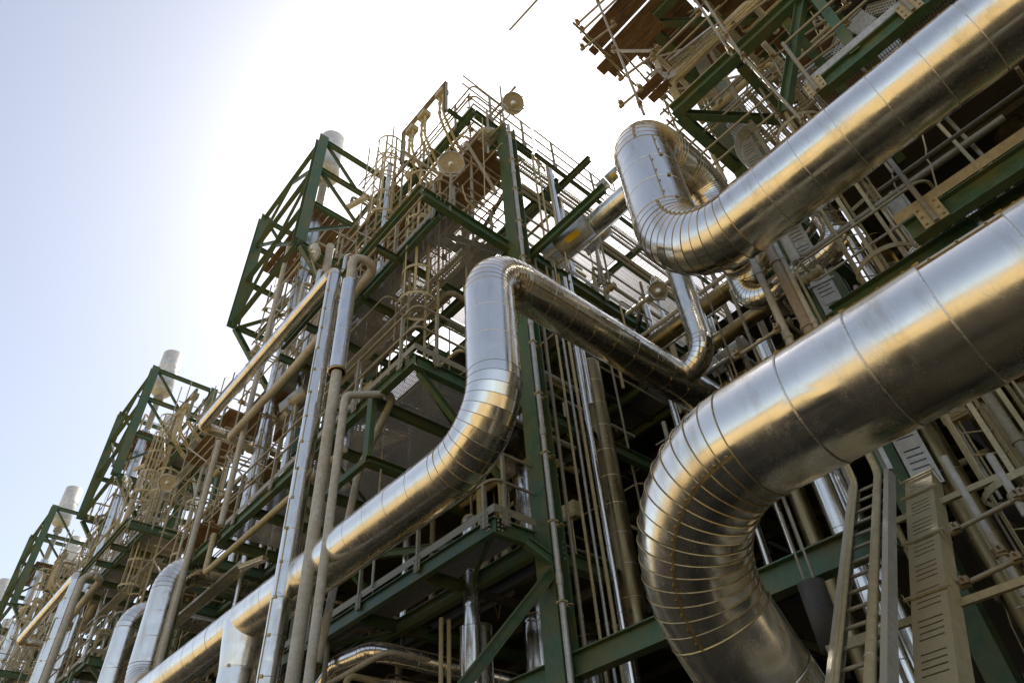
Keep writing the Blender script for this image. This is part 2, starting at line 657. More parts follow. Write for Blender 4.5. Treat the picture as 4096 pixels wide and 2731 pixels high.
def floodlight(label, p, aim, r=.3, pole=None, rep=False, name='floodlight'):
    """round well-glass floodlight: spun dish, glass face, lamp and bracket, looking along aim"""
    p = Vector(p); aim = Vector(aim).normalized()
    t = thing(name, label, 'floodlight', p, 'round floodlights', rep)
    mb = MB(); mb.lathe(p - aim * r * .75, aim, [(0, .001), (0, r * .3), (r * .12, r * .42), (r * .4, r * .78), (r * .72, r * .98), (r * .78, r)], 32)
    mb.lathe(p - aim * r * .70, aim, [(.02, .001), (.02, r * .28), (r * .38, r * .75), (r * .72, r * .95)], 32)
    part('reflector_dish', t, mb, M_CREAM)
    mb = MB(); mb.lathe(p, aim, [(-.012, r * 1.02), (.02, r * 1.04), (.03, r * 1.0), (.03, r * .96), (-.012, r * .95)], 32)
    for k in range(6):
        a = k * math.pi / 3
        u = aim.orthogonal().normalized(); w = aim.cross(u)
        mb.bolt(p + (u * math.cos(a) + w * math.sin(a)) * r * 1.04, u * math.cos(a) + w * math.sin(a), .02, .03)
    part('rim', t, mb, M_GALV)
    mb = MB(); mb.lathe(p, aim, [(.022, .001), (.020, r * .5), (.010, r * .95)], 32)
    part('glass_face', t, mb, M_GLASS)
    mb = MB(); mb.lathe(p - aim * r * .6, aim, [(0, .03), (.06, .05), (.12, .075), (.2, .07), (.26, .03), (.27, .001)], 16)
    part('bulb', t, mb, M_BULB)
    mb = MB()
    e = Vector((0, 0, -1))
    s = aim.cross(e).normalized()
    for k in (-1, 1): mb.bar(p + s * r * 1.07 * k, p + s * r * .5 * k + e * r * 1.25, .02, .04, aim)
    mb.bar(p - s * r * .52 + e * r * 1.25, p + s * r * .52 + e * r * 1.25, .04, .02)
    part('yoke', t, mb, M_GALV)
    if pole:
        mb = MB(); q = [p + e * r * 1.25] + [Vector(a) for a in pole]
        mb.tube(fine_path(q, .12, 4) if len(q) > 2 else q, .032, 10)
        part('pole', t, mb, M_RAIL)
    return t


def tee_post(t, name, a, b, w, h, m=M_GREEN, up=(1, 0, 0)):
    mb = MB(); mb.ibeam(a, b, w, h, up)
    return part(name, t, mb, m)


def beam(t, name, a, b, w=.15, h=.26, m=None, up=(0, 0, 1), kind='i'):
    mb = MB()
    {'i': mb.ibeam, 'c': mb.chan}.get(kind, mb.ibeam)(a, b, w, h, up) if kind in 'ic' else mb.angle(a, b, w, up)
    return part(name, t, mb, m or M_GREEN)


def bolts_on(t, pts, nrm, parent=None, r=.016):
    mb = MB()
    for p in pts: mb.bolt(p, nrm, r, .018)
    return part('bolt_group', t, mb, M_BOLT)


def scaffold(label, x0, x1, y0, y1, z0, z1, lift=2.0, boards=(), rep=False, over=.35, seed=1, top=.9, group='scaffold towers'):
    q = random.Random(seed)
    t = thing('scaffold', label, 'scaffold', (x0, y0, z0), group, rep)
    C4 = [(x0, y0), (x1, y0), (x1, y1), (x0, y1)]
    for (x, y) in C4:
        mb = MB(); mb.tube([(x, y, z0), (x, y, z1 + q.random() * top)], .0245, 8); part('upright', t, mb, M_TUBE)
    z = z0 + lift * .6
    while z < z1:
        for k, (a, b) in enumerate(zip(C4, C4[1:] + C4[:1])):
            dx = np.array((b[0] - a[0], b[1] - a[1], 0.0)); dx /= np.linalg.norm(dx)
            oz = .05 * (k % 2)
            for hz in (0, .5, 1.0) if q.random() < .6 else (0,):
                A = np.array((a[0], a[1], z + oz + hz)) - dx * over * q.random() + np.array((.05 * dx[1], -.05 * dx[0], 0))
                B = np.array((b[0], b[1], z + oz + hz)) + dx * over * q.random() + np.array((.05 * dx[1], -.05 * dx[0], 0))
                mb = MB(); mb.tube([A, B], .0245, 8); part('ledger', t, mb, M_TUBE)
            mb = MB(); mb.tube([(a[0], a[1], z - .08), (a[0], a[1], z + .1)], .045, 6)
            mb.box((a[0] + .03, a[1] - .04, z), .09, .09, .07); part('coupler', t, mb, M_BOLT)
        if q.random() < .8:
            mb = MB(); mb.tube([(x0 - .05, y0 + .1, z), (x0 - .05, y1 - .1, min(z1, z + lift))], .0245, 8); part('brace', t, mb, M_TUBE)
        z += lift
    for bz in boards:
        n = max(2, int((x1 - x0) / .235))
        for i in range(n):
            xx = x0 + .12 + i * .235
            mb = MB(); mb.bar((xx, y0 - .3 - .2 * q.random(), bz), (xx, y1 + .3 * q.random(), bz + .01 * q.random()), .225, .038); part('board', t, mb, M_WOOD)
    return t


# ================================================================== ONE BAY (repeated three more times along Y)
COLX = 7.2


def I_col(t, x, y, z0, z1, s=.36, face='x'):
    mb = MB(); mb.ibeam((x, y, z0), (x, y, z1), s, s * .95, (1, 0, 0) if face == 'x' else (0, 1, 0), t=.022)
    return part('column', t, mb, M_GREEN)


def bay():
    # ---- main steel frame of the bay
    t = thing('steel_frame', 'tall green steel frame of columns, floor beams and braces {bay}', 'steel frame', (COLX, 7.0, GZ), 'green steel frames of the bays', True)
    for y, zt in ((6.96, 17.2), (15.2, 17.2)):
        I_col(t, COLX, y, GZ, zt)
        if y > 7: I_col(t, 11.5, y, GZ, 17.2)
    for z in (2.5, 5.2, 8.1, 12.3, 17.2):
        for x in (COLX, 9.4, 11.5):
            if x == COLX or z > 10:
                beam(t, 'floor_beam', (x, 7.2, z - .14), (x, 15.0, z - .14), .15, .28)
                beam(t, 'floor_beam', (x, 15.4, z - .14), (x, 23.7, z - .14), .15, .28)
        for y in (11.0, 15.2, 19.4):
            beam(t, 'cross_beam', (COLX + .1, y, z - .15), (14.0, y, z - .15), .14, .24)
    for (ya, za, yb, zb) in ((7.3, 5.3, 15.0, 7.9), (7.3, 8.3, 15.0, 12.0), (15.4, 12.0, 23.6, 8.2), (15.4, 5.3, 19.4, 8.0), (23.6, 5.3, 19.4, 8.0), (7.4, 12.4, 11, 17.0), (14.8, 12.4, 11.0, 17.0)):
        beam(t, 'brace', (COLX + .02, ya, za), (COLX + .02, yb, zb), .14, .14)
    # ---- platform at 5.2 m
    p = thing('platform', 'low walkway platform with green edge beam and dark grating {bay}', 'platform', (6.6, 9, 5.2), 'grating platforms', True)
    part('grating', p, grating_mesh(6.2, 7.02, 7.1, 15.0, 5.2 + .02, 'x', .033), M_GRATE)
    beam(p, 'edge_beam', (6.2, 7.06, 5.06), (6.2, 15.0, 5.06), .12, .26)
    beam(p, 'edge_beam', (6.26, 7.12, 5.06), (7.0, 7.12, 5.06), .12, .26)
    for y in (9.0, 11.0, 13.0): beam(p, 'joist', (6.27, y, 5.05), (7.1, y, 5.05), .08, .2)
    beam(p, 'plan_brace', (6.27, 7.3, 4.97), (7.1, 8.9, 4.97), .06, .06, kind='l')
    beam(p, 'plan_brace', (7.1, 11.1, 4.97), (6.27, 12.9, 4.97), .06, .06, kind='l')
    handrail(p, [(6.15, 15.0), (6.15, 7.02), (7.0, 7.02)], 5.26, [.6, 2.4, 4.2, 6.0, 7.75, 8.2], 1.1)
    bolts_on(p, [(6.13, 7.14 + .05 * i, 5.0 + .07 * j) for i in range(2) for j in range(2)] + [(6.24 + .07 * i, 7.05, 4.99 + .07 * j) for i in range(2) for j in range(3)], (-.5, -.8, 0))
    # ---- platform at 8.1 m
    p = thing('platform', 'wide grating platform with green edge beams below the caged ladder {bay}', 'platform', (5.5, 9, 8.1), 'grating platforms', True)
    part('grating', p, grating_mesh(4.97, 7.02, 7.55, 15.2, 8.13, 'y', .033), M_GRATE)
    beam(p, 'edge_beam', (4.95, 7.5, 7.99), (4.95, 15.2, 7.99), .14, .26)
    beam(p, 'edge_beam', (5.02, 7.56, 7.99), (7.02, 7.56, 7.99), .14, .26)
    for y in (8.9, 10.6, 12.2, 13.7): beam(p, 'joist', (5.03, y, 7.97), (7.1, y, 7.97), .1, .22)
    for a, b in (((5.1, 7.7), (6.9, 8.8)), ((5.1, 10.7), (7.0, 12.1))): beam(p, 'plan_brace', (a[0], a[1], 7.9), (b[0], b[1], 7.9), .07, .07, kind='l')
    for y in (7.6, 12.2): beam(p, 'knee_brace', (5.1, y, 7.84), (7.05, y, 6.2), .1, .12)
    handrail(p, [(4.9, 15.0), (4.9, 7.46), (6.9, 7.46)], 8.2, [.5, 2.3, 4.1, 5.6, 7.1, 8.0, 9.2], 1.1)
    bolts_on(p, [(4.87, 7.58 + .06 * i, 7.93 + .06 * j) for i in range(2) for j in range(3)], (-1, 0, 0))
    # hanging post under it
    h = thing('hanger_frame', 'green channel frame hanging below the wide platform {bay}', 'pipe support', (4.9, 8.8, 8.0), 'hanging pipe supports', True)
    a = at(0, 4.85, 'G', 1370, 950); b = at(0, 4.85, 'G', 1330, 1450)
    beam(h, 'hanger_post', (4.85, 8.75, 8.0), (4.85, 8.75, 6.65), .1, .16, up=(0, 1, 0), kind='c')
    beam(h, 'shelf_beam', (4.85, 8.7, 6.6), (4.85, 10.2, 6.6), .1, .12, kind='c')
    beam(h, 'shelf_beam', (4.9, 8.75, 6.6), (6.6, 8.75, 6.6), .1, .12, kind='c')
    # ---- open outrigger frame beyond the platform
    f = thing('outrigger_frame', 'open green outrigger frame of four cross beams {bay}, with no floor', 'steel frame', (4.9, 15.3, 8.1), 'open outrigger frames', True)
    beam(f, 'long_beam', (4.88, 15.3, 8.0), (4.88, 19.25, 8.0), .14, .26)
    beam(f, 'long_beam', (6.6, 15.3, 7.98), (6.6, 19.25, 7.98), .12, .22)
    for y in (15.36, 16.4, 17.9, 19.15): beam(f, 'cross_beam', (4.96, y, 7.97), (7.1, y, 7.97), .12, .24)
    beam(f, 'plan_brace', (5.0, 16.5, 7.9), (6.5, 17.8, 7.9), .07, .07, kind='l')
    bolts_on(f, [(4.8, yy + .07 * i, 7.95 + .08 * j) for yy in (15.4, 16.35, 17.85, 19.0) for i in range(2) for j in range(2)], (-1, 0, 0))
    # ---- platform at 12.3 m with projecting channel frame
    p = thing('platform', 'grating platform {bay} behind a boldly projecting green channel frame', 'platform', (5.5, 9, 12.3), 'grating platforms', True)
    part('grating', p, grating_mesh(5.3, 7.02, 7.3, 14.8, 12.36, 'x', .036), M_GRATE)
    mb = MB(); mb.chan((4.66, 7.06, 12.2), (4.66, 13.0, 12.2), .09, .28, flip=-1); part('projecting_channel', p, mb, M_GREEN)
    mb = MB(); mb.ibeam((4.72, 7.12, 12.2), (7.02, 7.12, 12.2), .16, .28); part('projecting_channel', p, mb, M_GREEN)
    beam(p, 'edge_beam', (5.3, 7.35, 12.22), (5.3, 14.8, 12.22), .12, .24)
    for y in (8.9, 10.4, 12.0, 13.4): beam(p, 'joist', (4.72, y, 12.16), (7.1, y, 12.16), .1, .2)
    handrail(p, [(5.25, 14.8), (5.25, 7.3), (6.9, 7.3)], 12.4, [.4, 2.2, 4.0, 5.8, 7.3, 7.9, 9.0], 1.1)
    bolts_on(p, [(4.64, 9.0 + .09 * i, 12.13 + .1 * j) for i in range(2) for j in range(2)] + [(5.0 + .1 * i, 7.03, 12.2 + .07 * j) for i in range(3) for j in range(2)], (-.6, -.8, 0))
    # ---- top platform at 17.3 m
    p = thing('platform', 'topmost grating platform {bay}, daylight showing through its grating', 'platform', (6.6, 9, 17.3), 'grating platforms', True)
    part('grating', p, grating_mesh(6.2, 8.3, 7.1, 14.2, 17.32, 'x', .05, .12, .03, .014), M_GRATE)
    beam(p, 'edge_beam', (6.16, 7.05, 17.18), (6.16, 14.2, 17.18), .14, .26)
    beam(p, 'edge_beam', (6.24, 7.1, 17.18), (8.3, 7.1, 17.18), .14, .26)
    for y in (8.4, 9.8, 11.2, 12.6, 14.0): beam(p, 'joist', (6.24, y, 17.16), (8.3, y, 17.16), .1, .2)
    beam(p, 'plan_brace', (6.3, 8.5, 17.08), (8.2, 9.7, 17.08), .08, .08, kind='l')
    handrail(p, [(6.12, 14.2), (6.12, 7.0), (8.3, 7.0)], 17.36, [.3, 1.9, 3.4, 4.9, 6.4, 7.8, 9.0], 1.15, r=.026)
    # ---- beams that carry the upper level outwards
    # ---- junction box stand with swan-neck conduits
    j = thing('junction_box_stand', 'stand of junction boxes with swan-neck conduits above the top platform edge {bay}', 'electrical stand', (5.6, 8.5, 17.2), 'junction box stands', True)
    for y in (9.55, 7.5): beam(j, 'upright', (5.6, y, 17.1), (5.6, y, 18.75 if y > 8 else 18.6), .09, .09, M_RAIL, (0, 1, 0), 'c')
    beam(j, 'head_channel', (5.6, 9.6, 18.72), (5.6, 7.45, 18.6), .1, .12, M_RAIL, kind='c')
    beam(j, 'foot_channel', (5.6, 7.5, 17.15), (6.3, 7.5, 17.15), .1, .1, M_GREEN, kind='c')
    beam(j, 'foot_channel', (5.6, 9.5, 17.15), (6.3, 9.5, 17.15), .1, .1, M_GREEN, kind='c')
    for y in (9.2, 8.6, 7.75):
        mb = MB(); mb.box((5.62, y, 18.45), .22, .34, .22); mb.box((5.5, y, 18.45), .03, .3, .18); part('junction_box', j, mb, M_CREAM)
        for e in (-.08, .08):
            mb = MB(); mb.tube(fine_path([(5.6, y + e, 18.35), (5.6, y + e, 17.3), (6.35, y + e + .3, 16.75), (7.2, y + e + .3, 16.7)], .45, 9), .038, 12)
            for zz in (18.0, 17.5): mb.tube([(5.6, y + e, zz), (5.6, y + e, zz + .06)], .052, 10)
            part('conduit', j, mb, M_CREAM)
    # ---- caged ladders
    caged_ladder('tall caged ladder rising to the top platform {bay}', 5.75, 10.0, 12.6, 17.8, (-1, 0), rep=True)
    caged_ladder('caged ladder from the wide platform up through the projecting channel frame {bay}', 6.0, 8.55, 8.4, 14.2, (-1, 0), rep=True)
    caged_ladder('lower caged ladder in shadow under the outrigger frame {bay}', 6.3, 21.2, 5.3, 11.2, (-1, 0), rep=True)
    # ---- vent tower
    v = thing('vent_tower_frame', 'green braced vent tower frame {bay} standing against the sky', 'steel tower', (6.4, 17, 18.2), 'green vent tower frames', True)
    X0, X1, Y0, Y1, ZB, ZT = 4.95, 8.0, 14.6, 19.4, 18.1, 24.45
    for (x, y, zb) in ((X0, Y0, ZB), (X0, Y1, ZB), (X1, Y0, 12.3), (X1, Y1, 12.3)):
        mb = MB(); mb.ibeam((x, y, zb), (x, y, ZT), .36, .34, (0, 1, 0), t=.022); part('column', v, mb, M_GREEN)
    for z in (ZT - .1, 22.5, 20.4, ZB):
        for y in (Y0, Y1): beam(v, 'cross_beam', (X0 + .16, y, z), (X1 - .16, y, z), .14, .2)
        for x in (X0, X1): beam(v, 'side_beam', (x, Y0 + .16, z), (x, Y1 - .16, z), .14, .2)
    for (a, b) in (((X0 + .2, Y0, ZT - .2), (6.6, Y0, 22.6)), ((X0 + .2, Y0, 22.4), (6.9, Y0, 20.6)), ((X0 + .1, Y0, 18.8), (6.6, Y0, 20.3)),
                   ((X0, Y0 + .2, 18.3), (X0, 17.0, 20.3)), ((X0, Y1 - .2, 18.3), (X0, 17.0, 20.3)), ((X0, Y0 + .2, 22.4), (X0, 17.0, 20.5)), ((X0, Y1 - .2, 22.4), (X0, 17.0, 20.5)),
                   ((X0, Y0 + .2, 22.6), (X0, 17, 24.2)), ((X0, Y1 - .2, 22.6), (X0, 17, 24.2)), ((6.6, Y1, 22.6), (X0 + .2, Y1, ZT - .2)), ((X1, Y0, ZB - .1), (X0 + .1, Y1, ZB - .1))):
        beam(v, 'brace', a, b, .1, .1, kind='i')
    for y in (Y0, Y1): beam(v, 'knee_brace', (X0 + .1, y, ZB - .1), (7.0, y, 15.6), .17, .17)
    for x in (5.9, 6.9): beam(v, 'side_beam', (x, Y0 + .1, ZB), (x, Y1 - .1, ZB), .12, .18)
    mb = MB()
    for z in (22.5, 20.4):
        for i in range(3):
            for dy in (-.06, .06):
                for dx in (-.1, .1): mb.bolt((X0 + dx, Y0 - .15, z - .12 + .11 * i), (0, -1, 0), .022, .02)
    part('bolt_group', v, mb, M_BOLT)
    # boards laid inside the tower
    bd = thing('board_deck', 'brown scaffold boards laid inside the vent tower {bay}', 'scaffold boards', (6.5, 17, 20.9), 'scaffold board decks', True)
    for i in range(9):
        mb = MB(); mb.bar((5.4 + i * .24, Y0 + .5, 21.0), (5.4 + i * .24 + .02, Y1 - .4, 21.0), .225, .04); part('board', bd, mb, M_WOOD)
    # ---- vent silencers
    for (x, y, r, zb, zt, lab) in ((5.75, 15.65, .52, 23.7, 26.45, 'large white vent silencer drum on a tall pipe {bay}'), (7.4, 18.6, .5, 22.4, 24.6, 'smaller white vent silencer behind the large drum {bay}')):
        s = thing('vent_silencer', lab, 'vent silencer', (x, y, 17.3), 'white vent silencers', True)
        mb = MB(); mb.lathe((x, y, zb), (0, 0, 1), [(0, .12), (.10, r * .8), (.2, r * .97), (.26, r), (zt - zb, r), (zt - zb + .001, r - .02), (zt - zb - .3, r - .03)], 36)
        for q in (.35, (zt - zb) * .6): mb.lathe((x, y, zb + q), (0, 0, 1), [(0, r), (.01, r + .012), (.05, r + .012), (.06, r)], 36)
        part('drum', s, mb, M_WHITE)
        mb = MB(); mb.tube([(x, y, 17.3), (x, y, zb)], .15, 18); mb.tube([(x, y, zb - .35), (x, y, zb - .25)], .25, 18); mb.tube([(x, y, zb - .22), (x, y, zb - .14)], .25, 18)
        part('vent_pipe', s, mb, M_DUSTY)
        mb = MB(); clad_pipe(mb, [(x, y, 21.4), (x, y, 14.6)], .23, 1, seam=.8, n=28, ridge=.005)
        part('insulated_sleeve', s, mb, [M_CLAD2, M_SEAM, M_BAND])
    # ---- pipes at the tower foot
    pipe_thing('clad_pipe', 'clad riser beside the tower column foot {bay}', [(5.6, 15.6, 17.6), (5.6, 15.6, 9.0)], .2, 1, group='clad risers under the towers', rep=True, n=28, seam=.8, ridge=.005)
    bare_pipe('bare_pipe', 'dusty bare riser with an offset foot under the tower {bay}', [(5.95, 14.4, 18.5), (5.95, 14.4, 12.6), (5.95, 15.3, 12.0), (5.95, 17.0, 12.0)], .13, .35, flanges=((0, .3), (0, .75)), group='bare risers under the towers', rep=True)
    bare_pipe('bare_pipe', 'thin dusty riser passing the tower knee {bay}', [(5.0, 15.6, 19.0), (5.0, 15.6, 8.5)], .075, .35, flanges=((0, .5),), group='bare risers under the towers', rep=True)
    # ---- floodlights
    floodlight('large round floodlight on a pole before the brown boards {bay}', at(0, 5.4, 'N', 535, 935), (-.45, -.62, -.62), .30, [(5.4, 7.12, 12.1)], rep=True)
    floodlight('round floodlight turned aside below the vent tower {bay}', at(0, 5.4, 'A', 790, 1235), (-.85, -.05, -.45), .31, [(5.7, 14.3, 16.6)], rep=True)
    # ---- brown scaffold boards under the top platform
    bd = thing('board_deck', 'long brown scaffold boards slung under the top platform {bay}', 'scaffold boards', (6.7, 10, 15.6), 'scaffold board decks', True)
    for i in range(5):
        y0 = 6.95 + .15 * (i % 2)
        for k in range(2):
            mb = MB(); mb.bar((6.25 + i * .24, y0 + k * 3.4, 15.6 + .03 * k), (6.25 + i * .24, y0 + 3.45 + k * 3.4, 15.6 + .03 * k), .23, .04); part('board', bd, mb, M_WOOD)
    mb = MB(); mb.bar((6.1, 6.95, 15.72), (6.1, 13.6, 15.72), .035, .22); part('toe_board', bd, mb, M_WOOD)
    for y in (7.4, 9.4, 11.4, 13.2):
        mb = MB(); mb.tube([(5.85, y, 15.53), (7.7, y, 15.53)], .0245, 8); part('bearer_tube', bd, mb, M_TUBE)
    for x in (6.05, 6.65, 7.3):
        mb = MB(); mb.tube([(x, 6.6, 15.48), (x, 13.9, 15.48)], .0245, 8); part('bearer_tube', bd, mb, M_TUBE)
    bd = thing('board_deck', 'orange-brown scaffold boards below the projecting channel frame {bay}', 'scaffold boards', (6.4, 16, 10.6), 'scaffold board decks', True)
    for i in range(4):
        for k in range(2):
            mb = MB(); mb.bar((5.9 + i * .24, 15.6 + k * 3.0, 10.7), (5.9 + i * .24, 18.6 + k * 3.0, 10.72), .23, .04); part('board', bd, mb, M_WOOD)
    # ---- scaffolds
    scaffold('slim tube scaffold with a pointed top beside the tall caged ladder {bay}', 6.0, 7.1, 11.0, 12.6, 12.4, 20.2, 1.9, (17.6,), True, seed=5, top=2.2)
    scaffold('tube scaffold hung around the pipes below the tower {bay}', 5.3, 6.8, 15.0, 17.4, 8.3, 17.6, 2.0, (12.6,), True, seed=8)
    scaffold('tube scaffold in shadow beyond the outrigger frame {bay}', 5.5, 6.9, 19.6, 22.6, 3.0, 16.2, 2.1, (9.0, 14.4), True, seed=14)
    # ---- strip lights
    for (x, y, z, lab) in ((5.35, 10.9, 16.9, 'long pale strip light at the top of the tall caged ladder {bay}'), (5.6, 14.0, 7.2, 'pale strip light below the wide platform {bay}')):
        s = thing('strip_light', lab, 'strip light', (x, y, z), 'pale strip lights', True)
        d = Vector((-.35, 1.0, 0)).normalized()
        mb = MB(); mb.bar(Vector((x, y, z)), Vector((x, y, z)) + d * .75, .16, .07); part('housing', s, mb, M_CREAM)
        mb = MB(); mb.bar(Vector((x, y, z - .05)) + d * .03, Vector((x, y, z - .05)) + d * .72, .13, .03); part('diffuser', s, mb, M_WHITE)
        mb = MB(); mb.tube([(x, y, z + .03), (x, y, z + .6)], .012, 6); part('hanger_rod', s, mb, M_RAIL)
    # ---- perforated cable tray along the frame
    for (x, z, y0, y1, lab) in ((6.0, 11.4, 7.3, 15.2, 'perforated cable tray running below the channel frame {bay}'), (6.75, 16.6, 7.3, 16.2, 'perforated cable tray under the top platform {bay}'), (5.7, 7.6, 15.3, 22.6, 'perforated cable tray beside the outrigger frame {bay}')):
        s = MB()
        for e in (-.15, .15): s.bar((x + e, y0, z + .03), (x + e, y1, z + .03), .006, .07)
        yy = y0
        s.bar((x - .10, y0, z), (x - .10, y1, z), .07, .004); s.bar((x + .10, y0, z), (x + .10, y1, z), .07, .004); s.bar((x, y0, z), (x, y1, z), .05, .004)
        while yy < y1 - .04:
            s.bar((x - .145, yy, z + .001), (x + .145, yy, z + .001), .028, .004); yy += .06
        solo('cable_tray', lab, 'cable tray', s, M_GALV, (x, y0, z), 'perforated cable trays', rep=True)
    # ---- spring can
    spring_can('dusty grey spring hanger can slung under the steelwork {bay}', at(0, 5.5, 'G', 820, 1060), (.25, -.75, .28), .2, .5, rep=True, tag_=False)

def spring_can(label, p, axis, r, L, rep=False, tag_=True):
    p = Vector(p); a = Vector(axis).normalized()
    t = thing('spring_can', label, 'spring hanger', p, 'grey spring hanger cans', rep)
    mb = MB(); mb.lathe(p, a, [(0, .001), (0, r), (L, r), (L, r - .012), (.1, r - .014), (.1, .001)], 32); part('can', t, mb, M_GALV)
    mb = MB(); s = a.cross(Vector((0, 0, 1))).normalized(); u = s.cross(a)
    for k in (-1, 1):
        q = s * r * .55 * k
        mb.prof([(-.02, -r), (.02, -r), (.02, r * .7), (-.02, r * .7)], p + q - a * .02, p + q - a * .34, u)
    mb.bar(p - a * .2 - u * r * .8 - s * r * .5, p - a * .2 - u * r * .8 + s * r * .5, .1, .06, a)
    part('clevis_plate', t, mb, M_GALV)
    mb = MB(); mb.tube([p - a * .2 - u * r * .8, p - a * .2 - u * r * .8 - Vector((0, 0, .8))], .016, 8); mb.tube([p + a * .1 - u * r, p + a * .1 - u * r - Vector((0, 0, .5))], .02, 8); part('hanger_rod', t, mb, M_CREAM)
    if tag_:
        mb = MB()
        n = -Vector((.5, .55, .67)).normalized()
        n = (n - a * n.dot(a)).normalized(); w = a.cross(n)
        A = []
        for k in range(5):
            th = (-.28 + .14 * k)
            A.append(p + (n * math.cos(th) + w * math.sin(th)) * (r + .003))
        V = [q + a * L * .32 for q in A] + [q + a * L * .72 for q in A]
        mb.add([tuple(v) for v in V], [(k, k + 1, 6 + k, 5 + k) for k in range(4)], 0)
        part('yellow_tag', t, mb, M_YELLOW)
    return t


bay()

# ================================================================== REPEAT THE BAY
def copy_tree(o, parent, off):
    c = o.copy(); COL.objects.link(c)
    if parent: c.parent = parent
    else: c.location = o.location + off
    for ch in o.children: copy_tree(ch, c, off)
    return c


for o, lab in list(REPEAT):
    for k in (1, 2, 3):
        if o.name.split('.')[0] in ('cable_tray', 'bare_pipe', 'strip_light', 'spring_can', 'scaffold', 'hanger_frame', 'board_deck') and rnd.random() < .22: continue
        v = rnd.uniform(-.35, .35) if o.name.split('.')[0] in ('floodlight', 'strip_light', 'spring_can', 'bare_pipe', 'clad_pipe', 'caged_ladder', 'scaffold') else 0
        c = copy_tree(o, None, Vector((0, PITCH * k + v, 0)))
        c['label'] = lab.replace('{bay}', BAYS[k])

